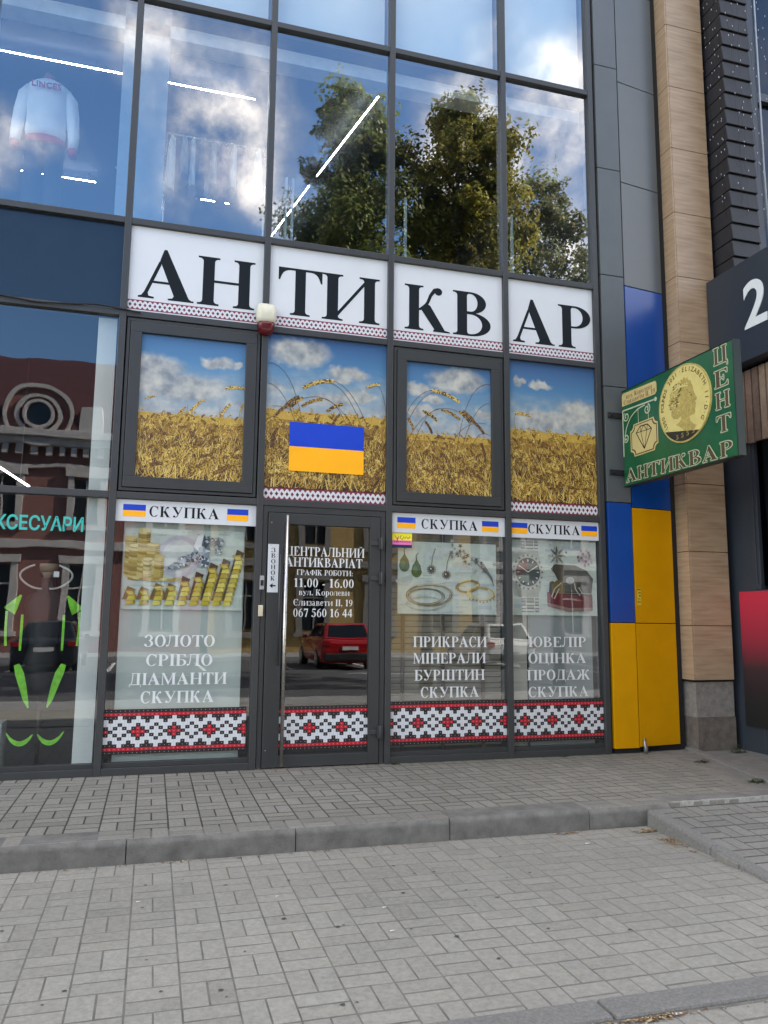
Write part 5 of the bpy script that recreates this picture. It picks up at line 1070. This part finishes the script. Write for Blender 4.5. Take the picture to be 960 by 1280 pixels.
# string lights on the black pier
SLW = mat('clear_bulb', (.45, .45, .5), .3, var=0)
st = thing('string_lights', 'unlit string lights hanging over the black ribbed pier', 'string lights', (5.2, -.4, 5.2))
b = MB(); bl = MB(); rn = random.Random(3)
for k in range(9):
    x = 5.05+.075*k; y = -.392 if x > 5.07 else -.30; z = 10.5; zend = 5.2+rn.uniform(0, 2.2)+(2.4 if k % 3 == 1 else 0); pts = []
    while z > zend: pts.append((x+rn.uniform(-.022, .022), y-rn.uniform(.002, .02), z)); z -= .13
    b.tube(pts, .0018, 4)
    for p in pts:
        if rn.random() < .62: q = (p[0]+rn.uniform(-.03, .03), p[1]-.006, p[2]+rn.uniform(-.06, .06)); bl.tube([q, (q[0], q[1], q[2]+.018)], .0036, 5)
for k in range(5):
    y = -.34+.07*k; pts = [(5.058+rn.uniform(-.006, 0), y+rn.uniform(-.02, .02), 10.5-.13*j) for j in range(30+rn.randint(0, 8))]; b.tube(pts, .0018, 4)
    for p in pts:
        if rn.random() < .5: bl.tube([(p[0]-.006, p[1], p[2]), (p[0]-.006, p[1], p[2]+.018)], .0036, 5)
b.build('wire', GASKET, st); bl.build('bulbs', SLW, st)['kind'] = 'stuff'
t = MB(); t.tube([(5.585, -.35, 8.9), (5.578, -.352, 6.4), (5.60, -.35, 5.12)], .010, 8); tag(t.build('grey_conduit', mat('pale_conduit', (.28, .30, .33), .4)), 'thin pale grey conduit beside the black pier', 'pipe')

# ================================================================== WEEDS AND LITTER
LEAF = attr_mat('weed_leaf', .7, bump=0, trans=.25, var=.2)
def weed(x, y, z, r, n, label, h=.05):
    t = MB(); rn = random.Random(int(x*1000))
    for k in range(n):
        a = rn.uniform(0, 6.28); d = rn.uniform(.1, 1)*r; cx, cy = x+d*math.cos(a), y+d*math.sin(a)*.6; cz = z+rn.uniform(.004, h)*(1-d/r*.6); l = rn.uniform(.008, .02); b_ = rn.uniform(0, 6.28); up = rn.uniform(-.2, .6)
        v = Vector((math.cos(b_), math.sin(b_), up))*l; s = Vector((-math.sin(b_), math.cos(b_), 0))*l*.35; p = Vector((cx, cy, cz))
        t.face([p-v*.6, p+s, p+v, p-s], 0, tuft_tint((.055, .085, .028), .5))
    o = t.build('weed', LEAF); return tag(o, label, 'weed', 'small weeds along the paving')
weed(4.93, -.22, .0, .10, 240, 'largest weed, at the foot of the dark wall on the right', .09)
weed(4.19, -.60, -.006, .09, 130, 'flat weed in the channel beside the pavers on the right', .035)
weed(4.00, -1.52, -.006, .10, 160, 'weed by the slab kerb near the right edge of the photo', .045)
weed(1.30, -.03, .0, .05, 60, 'tiny weed at the door frame foot below the embroidery band', .02)
weed(3.05, -.03, .0, .04, 40, 'tiny weed under the rightmost shop window', .02)
LITT = attr_mat('dry_leaf', .9, bump=0, var=.2)
t = MB(); rn = random.Random(8)
def litter(cx, cy, n, sx, sy, z, ang=0):
    for k in range(n):
        a, b_ = rn.gauss(0, sx), abs(rn.gauss(0, sy)); x = cx+a*math.cos(ang)-b_*math.sin(ang); y = cy+a*math.sin(ang)+b_*math.cos(ang); l = rn.uniform(.004, .014); th = rn.uniform(0, 6.28)
        v = Vector((math.cos(th), math.sin(th), rn.uniform(-.2, .3)))*l; s = Vector((-math.sin(th), math.cos(th), rn.uniform(-.3, .3)))*l*.5; p = Vector((x, y, z+rn.uniform(.003, .008)))
        t.face([p-v, p+s, p+v, p-s], 0, rn.choice([(.20, .11, .05), (.30, .2, .1), (.13, .07, .035), (.4, .33, .2)]))
litter(2.49, -2.18, 200, .05, .03, ZS, 0); litter(2.49, -2.35, 200, .03, .12, ZS, math.pi); litter(1.93, -2.05, 70, .07, .02, ZS, math.pi); litter(.0, -2.05, 60, .5, .01, ZS, math.pi); litter(.95, -4.42, 160, .07, .012, ZS, math.pi); litter(.7, -4.42, 60, .08, .01, ZS, math.pi); litter(-1, -2.05, 40, .5, .01, ZS, math.pi)
for k in range(1500):      # sand and grit swept against the kerb, the shop front and into the corner
    w = k % 5; x = rn.uniform(-2.6, 2.5); y, z = (-2.03-abs(rn.gauss(0, .018)), ZS) if w < 3 else (-abs(rn.gauss(0, .03))-.005, .0)
    if w == 4: x = rn.uniform(-1.5, 4.1)
    if w == 2: x, y, z = rn.uniform(-1.5, 1.6), -4.42-abs(rn.gauss(0, .012)), ZS
    l = rn.uniform(.0015, .005); t.face([(x-l, y, z+.002), (x, y-l, z+.003), (x+l, y+l*.3, z+.004), (x, y+l, z+.003)], 0, rn.choice([(.22, .19, .14), (.13, .11, .08), (.32, .30, .25), (.08, .07, .05)]))
tag(t.build('dry_leaf_litter', LITT), kind='stuff')
t = MB()
for k in range(60):
    x, y = rn.uniform(-2.6, 2.2), rn.uniform(-4.2, -2.2); z = ZS+.0035; r = rn.uniform(.006, .014); t.face([(x+r*rn.uniform(.7, 1.2)*math.cos(a*.9), y+r*.8*rn.uniform(.7, 1.2)*math.sin(a*.9), z) for a in range(7)], 0)
tag(t.build('gum_spots', mat('dark_gum', (.06, .058, .055), .9)), kind='stuff')
t = MB()
for x, y, s in ((1.92, -2.33, .018), (.25, -3.4, .012), (-.9, -2.7, .012), (-.2, -2.8, .01), (.3, -3.1, .013), (1.05, -4.43, .016)): t.face([(x-s, y-s*.5, ZS+.006), (x+s, y-s*.3, ZS+.008), (x+s*.8, y+s*.5, ZS+.006), (x-s*.7, y+s*.4, ZS+.007)], 0)
tag(t.build('paper_scraps', WHITEINK), kind='stuff')

# ================================================================== ACROSS THE STREET (seen in the glass)
BARK = mat('bark', (.10, .08, .06), .9, var=.4, vscale=12, bump=.6, bscale=30)
TLEAF = attr_mat('tree_leaf', .55, bump=0, trans=.45, var=.15, spec=.4)
def tree(x, y, h, rad, zb, seed, label, n=10000, tint=(.115, .165, .038), bx=None, nc=105):
    bx = x if bx is None else bx
    rn = random.Random(seed); t = thing('street_tree', label, 'tree', (x, y, ZS), 'trees across the forecourt')
    b = MB(); b.tube([(bx, y, ZS-.3), (bx+.03, y, 1.5), (bx*.9+x*.1, y+.1, 4), (x+.1, y, h*.55), (x, y, h*.9)], [.17, .14, .12, .09, .02], 10)
    ends = []
    for k in range(18):
        z0 = rn.uniform(zb*.9, h*.8); a = rn.uniform(0, 6.28); f = (z0-zb)/(h-zb); L_ = rad*rn.uniform(.55, .95)*(1-.45*max(0, f)); e = Vector((x+L_*math.cos(a), y+L_*math.sin(a), z0+rn.uniform(.6, 2.0))); m = Vector((x, y, z0)).lerp(e, .5)+Vector((0, 0, -.1))
        b.tube([(x, y, z0), m, e], [.07, .045, .012], 6); ends.append(e); ends.append(m)
    b.build('trunk', BARK, t)
    c = MB(); cl = []
    def inside():
        z = zb+(h-zb)*rn.random()**1.15; a = rn.uniform(0, 6.28); q = rad*(1.12-.85*((z-zb)/(h-zb))**1.3)*rn.random()**.55*(1+.25*math.sin(3*a+z)); return Vector((x+q*math.cos(a), y+q*math.sin(a), z))
    for e in ends+[inside() for k in range(nc)]+[Vector((x+rn.gauss(0, .35), y+rn.gauss(0, .35), h-rn.uniform(0, 1.2))) for k in range(4)]:
        cl.append((e, rn.uniform(.25, .7), rn.uniform(.55, 1.5)))
    for k in range(n):
        e, r, br = rn.choice(cl); d = Vector((rn.gauss(0, 1), rn.gauss(0, 1), rn.gauss(0, .8))).normalized()*r*rn.random()**.6; d += Vector((math.sin(e.x*9+d.z*7), math.cos(e.y*8+d.x*6), math.sin(e.z*7+d.y*8)))*.16
        p = e+d; l = rn.uniform(.045, .085); nn = (d.normalized()*.8+Vector((rn.gauss(0, .5), rn.gauss(0, .5), .5+rn.gauss(0, .5)))).normalized(); s = nn.cross(Vector((rn.gauss(0, 1), rn.gauss(0, 1), rn.gauss(0, 1)))).normalized(); v = s.cross(nn)*l; s = s*l*.5
        k2 = br*rn.uniform(.75, 1.25); yl = rn.random()*.5; c.face([p-v*.9, p+s, p+v, p-s], 0, (tint[0]*k2*(1+yl), tint[1]*k2, tint[2]*k2))
    c.build('crown', TLEAF, t)
tree(3.2, -10.2, 14.1, 2.25, 4.6, 1, 'slender dark green tree reflected left of the upstairs mullion', 100000, bx=4.0)
tree(6.1, -10.2, 14.4, 2.5, 4.8, 2, 'tallest yellow green tree reflected in the third upstairs window', 95000, (.19, .215, .040), bx=5.25)
tree(9.0, -10.8, 13.2, 2.3, 5.0, 3, 'loose pale green tree reflected in the rightmost upstairs window', 40000, (.15, .19, .085))  # paler leaf tint stands in for the haze on that pane
# cars
def car(x, y, col, label, hatch=True, z=-.218):
    m = mat('car_paint_%d' % int(abs(x*100)), col, .25, var=0, coat=.6); GLS = mat('car_glass', (.01, .012, .014), .06, var=0); TYR = mat('tyre_rubber', (.012, .012, .012), .8); RIM = mat('alloy_rim', (.4, .4, .42), .3, metal=.9); TL_ = mat('tail_lamp_red', (.35, .01, .012), .15, coat=.5); PLT = mat('number_plate', (.7, .7, .68), .5); BLKP = mat('black_plastic', (.015, .015, .016), .5)
    t = thing('parked_car', label, 'car', (x, y, z), 'cars parked across the street'); wd = .9
    # sections along the length (rear is towards +y)
    def sec(yy, zt, w_, zb=.22, sh=.09): return [(x-w_+.06, yy, z+zb), (x+w_-.06, yy, z+zb), (x+w_, yy, z+zb+.22), (x+w_, yy, z+zt-sh), (x+w_-.12, yy, z+zt), (x-w_+.12, yy, z+zt), (x-w_, yy, z+zt-sh), (x-w_, yy, z+zb+.22)]
    b = MB(); b.loft([sec(y+2.05, .78, .78, .30), sec(y+1.95, .92, .86), sec(y+1.4, .95, wd), sec(y+.2, .95, wd), sec(y-.9, .93, wd), sec(y-1.8, .80, .86), sec(y-2.1, .62, .76, .28)], smooth=False); b.build('body', m, t, bevel=.03)
    tp = 1.47 if hatch else 1.42; yr = 1.85 if hatch else 1.35
    def cab(yy, w_, zz): return [(x-w_, yy, z+zz), (x+w_, yy, z+zz)]
    q = [(x-.80, y+yr+.1, z+.92), (x+.80, y+yr+.1, z+.92), (x+.80, y-1.0, z+.92), (x-.80, y-1.0, z+.92), (x-.62, y+yr-.35, z+tp), (x+.62, y+yr-.35, z+tp), (x+.62, y-.25, z+tp), (x-.62, y-.25, z+tp)]
    b = MB(); b.hexa(q); b.build('cabin', m, t, bevel=.05)
    def on(face, u0, u1, v0, v1, off=.012):
        A, B, C_, D = [Vector(q[k]) for k in face]; P_ = lambda u, v: A.lerp(B, u).lerp(D.lerp(C_, u), v); nn = (B-A).cross(D-A).normalized()*off
        return [P_(u0, v0)+nn, P_(u1, v0)+nn, P_(u1, v1)+nn, P_(u0, v1)+nn]
    b = MB(); b.face(on((1, 0, 4, 5), .07, .93, .14, .88)); b.build('rear_window', GLS, t)
    b = MB(); b.face(on((3, 2, 6, 7), .06, .94, .12, .9)); b.build('windscreen', GLS, t)
    for f in ((2, 1, 5, 6), (0, 3, 7, 4)):
        b = MB(); b.face(on(f, .10, .48, .14, .84)); b.face(on(f, .52, .88, .14, .84)); b.build('side_window', GLS, t)
    for sg in (-1, 1):
        b = MB(); xx = sorted((x+sg*.62, x+sg*.84)); b.box(*xx, y+1.99, y+2.075, z+.70, z+.86); b.build('tail_lamp', TL_, t, bevel=.015)
        for yy in (1.3, -1.3):
            b = MB(); b.tube([(x+sg*.70, y+yy, z+.31), (x+sg*.905, y+yy, z+.31)], .31, 20); w = b.build('wheel', TYR, t, bevel=.02)
            b = MB(); b.tube([(x+sg*.90, y+yy, z+.31), (x+sg*.915, y+yy, z+.31)], .2, 16); b.build('rim', RIM, w)
        b = MB(); xx = sorted((x+sg*.86, x+sg*1.02)); b.box(*xx, y-.72, y-.6, z+.92, z+1.04); b.build('door_mirror', m, t, bevel=.03)
    b = MB(); b.box(x-.26, x+.26, y+2.06, y+2.085, z+.58, z+.69); b.build('number_plate', PLT, t)
    b = MB(); b.box(x-.80, x+.80, y+1.98, y+2.10, z+.28, z+.50); b.build('rear_bumper', BLKP if hatch else m, t, bevel=.03)
car(5.0, -18.6, (.36, .008, .012), 'red hatchback parked across the street, reflected in the door')
car(10.4, -18.4, (.72, .71, .67), 'white car parked across the street, reflected in the right windows')
car(-3.75, -18.6, (.010, .011, .014), 'black saloon car parked across the street, reflected at left', hatch=False)
# red brick house with a round attic window
BRICK = mat('red_brick_wall', (.25, .11, .09), .85, var=.2, vscale=5); STUC = mat('pale_stucco', (.50, .46, .42), .8, var=.15, vscale=4); ROOFR = mat('maroon_roof', (.075, .022, .022), .6, var=.15); WGL = mat('house_glass', (.02, .024, .028), .1, var=0)
def oldhouse(x0, x1, h, wallm, trim, label, roof, bay, y=-26.0, attic=None, roofh=1.6):
    t = thing('old_town_house', label, 'building', ((x0+x1)/2, y, 0))
    b = MB(); b.box(x0, x1, y-8, y, -.3, h); b.build('wall', wallm, t)
    b = MB(); b.hexa([(x0, y-8, h+.4), (x1, y-8, h+.4), (x1, y+.2, h+.4), (x0, y+.2, h+.4), (x0+.3, y-7, h+.4+roofh), (x1-.3, y-7, h+.4+roofh), (x1-.3, y-1.3, h+.4+roofh), (x0+.3, y-1.3, h+.4+roofh)]); b.build('roof', roof, t)
    b = MB(); b.box(x0-.1, x1+.1, y, y+.55, h+.1, h+.4); b.box(x0-.1, x1+.1, y, y+.35, h-.2, h+.1); b.box(x0, x1, y, y+.15, h-1.1, h-.95); b.box(x0, x1, y, y+.2, h*.5-.15, h*.5+.15); b.build('cornice', trim, t, bevel=.02)
    b = MB(); xx = x0+.2
    while xx < x1: b.box(xx, xx+.22, y+.02, y+.3, h-.62, h-.22); xx += .5
    b.build('dentils', trim, t)
    n = max(1, int((x1-x0)/bay))
    for k in range(n):
        cx = x0+(k+.5)*(x1-x0)/n
        for zb, zt in ((.9, h*.5-.8), (h*.5+.9, h-1.5)):
            b = MB(); b.box(cx-.75, cx-.5, y, y+.14, zb-.1, zt+.1); b.box(cx+.5, cx+.75, y, y+.14, zb-.1, zt+.1); b.box(cx-.85, cx+.85, y, y+.2, zt+.1, zt+.4); b.box(cx-.85, cx+.85, y, y+.18, zb-.3, zb-.1); w = b.build('window', trim, t)
            b = MB(); b.box(cx-.5, cx+.5, y-.1, y+.03, zb, zt); b.build('pane', WGL, w)
            b = MB(); b.box(cx-.03, cx+.03, y+.03, y+.06, zb, zt); b.box(cx-.5, cx+.5, y+.031, y+.058, zb+(zt-zb)*.65, zb+(zt-zb)*.65+.07); b.build('glazing_bars', trim, w)
    if attic:
        cx, r = attic; P_ = lambda u, v, d: (u, y+d, v); zc = h+1.0
        b = MB(); b.prism([(cx-r*1.5, h+.4), (cx+r*1.5, h+.4)] + arc(cx, zc, r*1.15, r*1.15, -5, 185, 20), P_, -.5, .25, 0); a = b.build('attic_gable', wallm, t)
        for rr_, tk, d in ((r*1.18, .16, .42), (r*.75, .14, .4), (r*.52, .12, .46)):
            b = MB()
            for a0 in range(0, 360, 30): b.prism(ring(cx, zc, rr_, rr_, tk, tk, a0, a0+30), P_, .2, d, 0)
            b.build('stone_ring', trim, a)
        b = MB(); b.prism(arc(cx, zc, r*.42, r*.42, 0, 360, 24)[:-1], P_, .2, .27, 0); b.build('round_window', WGL, a)
        b = MB(); b.box(cx-r*2.2, cx-r*1.45, y-.4, y+.4, h+.4, h+1.4); b.box(cx+r*1.45, cx+r*2.2, y-.4, y+.4, h+.4, h+1.4); b.build('attic_pier', trim, a)
    return t
oldhouse(-14.5, 1.0, 8.3, BRICK, STUC, 'red brick town house with pale trim and round attic window across the street', ROOFR, 2.6, attic=(-5.6, 1.1), roofh=3.4)
OCH = mat('ochre_plaster', (.42, .28, .10), .85, var=.12, vscale=3)
oldhouse(1.3, 13.0, 7.4, OCH, mat('grey_trim', (.22, .2, .17), .8), 'yellow plaster town house across the street, reflected in the door', mat('grey_roof', (.09, .09, .095), .6), 2.9)
oldhouse(13.4, 26.0, 7.8, mat('grey_plaster', (.30, .29, .27), .85, var=.12), STUC, 'grey plaster town house across the street at far right', ROOFR, 3.1)
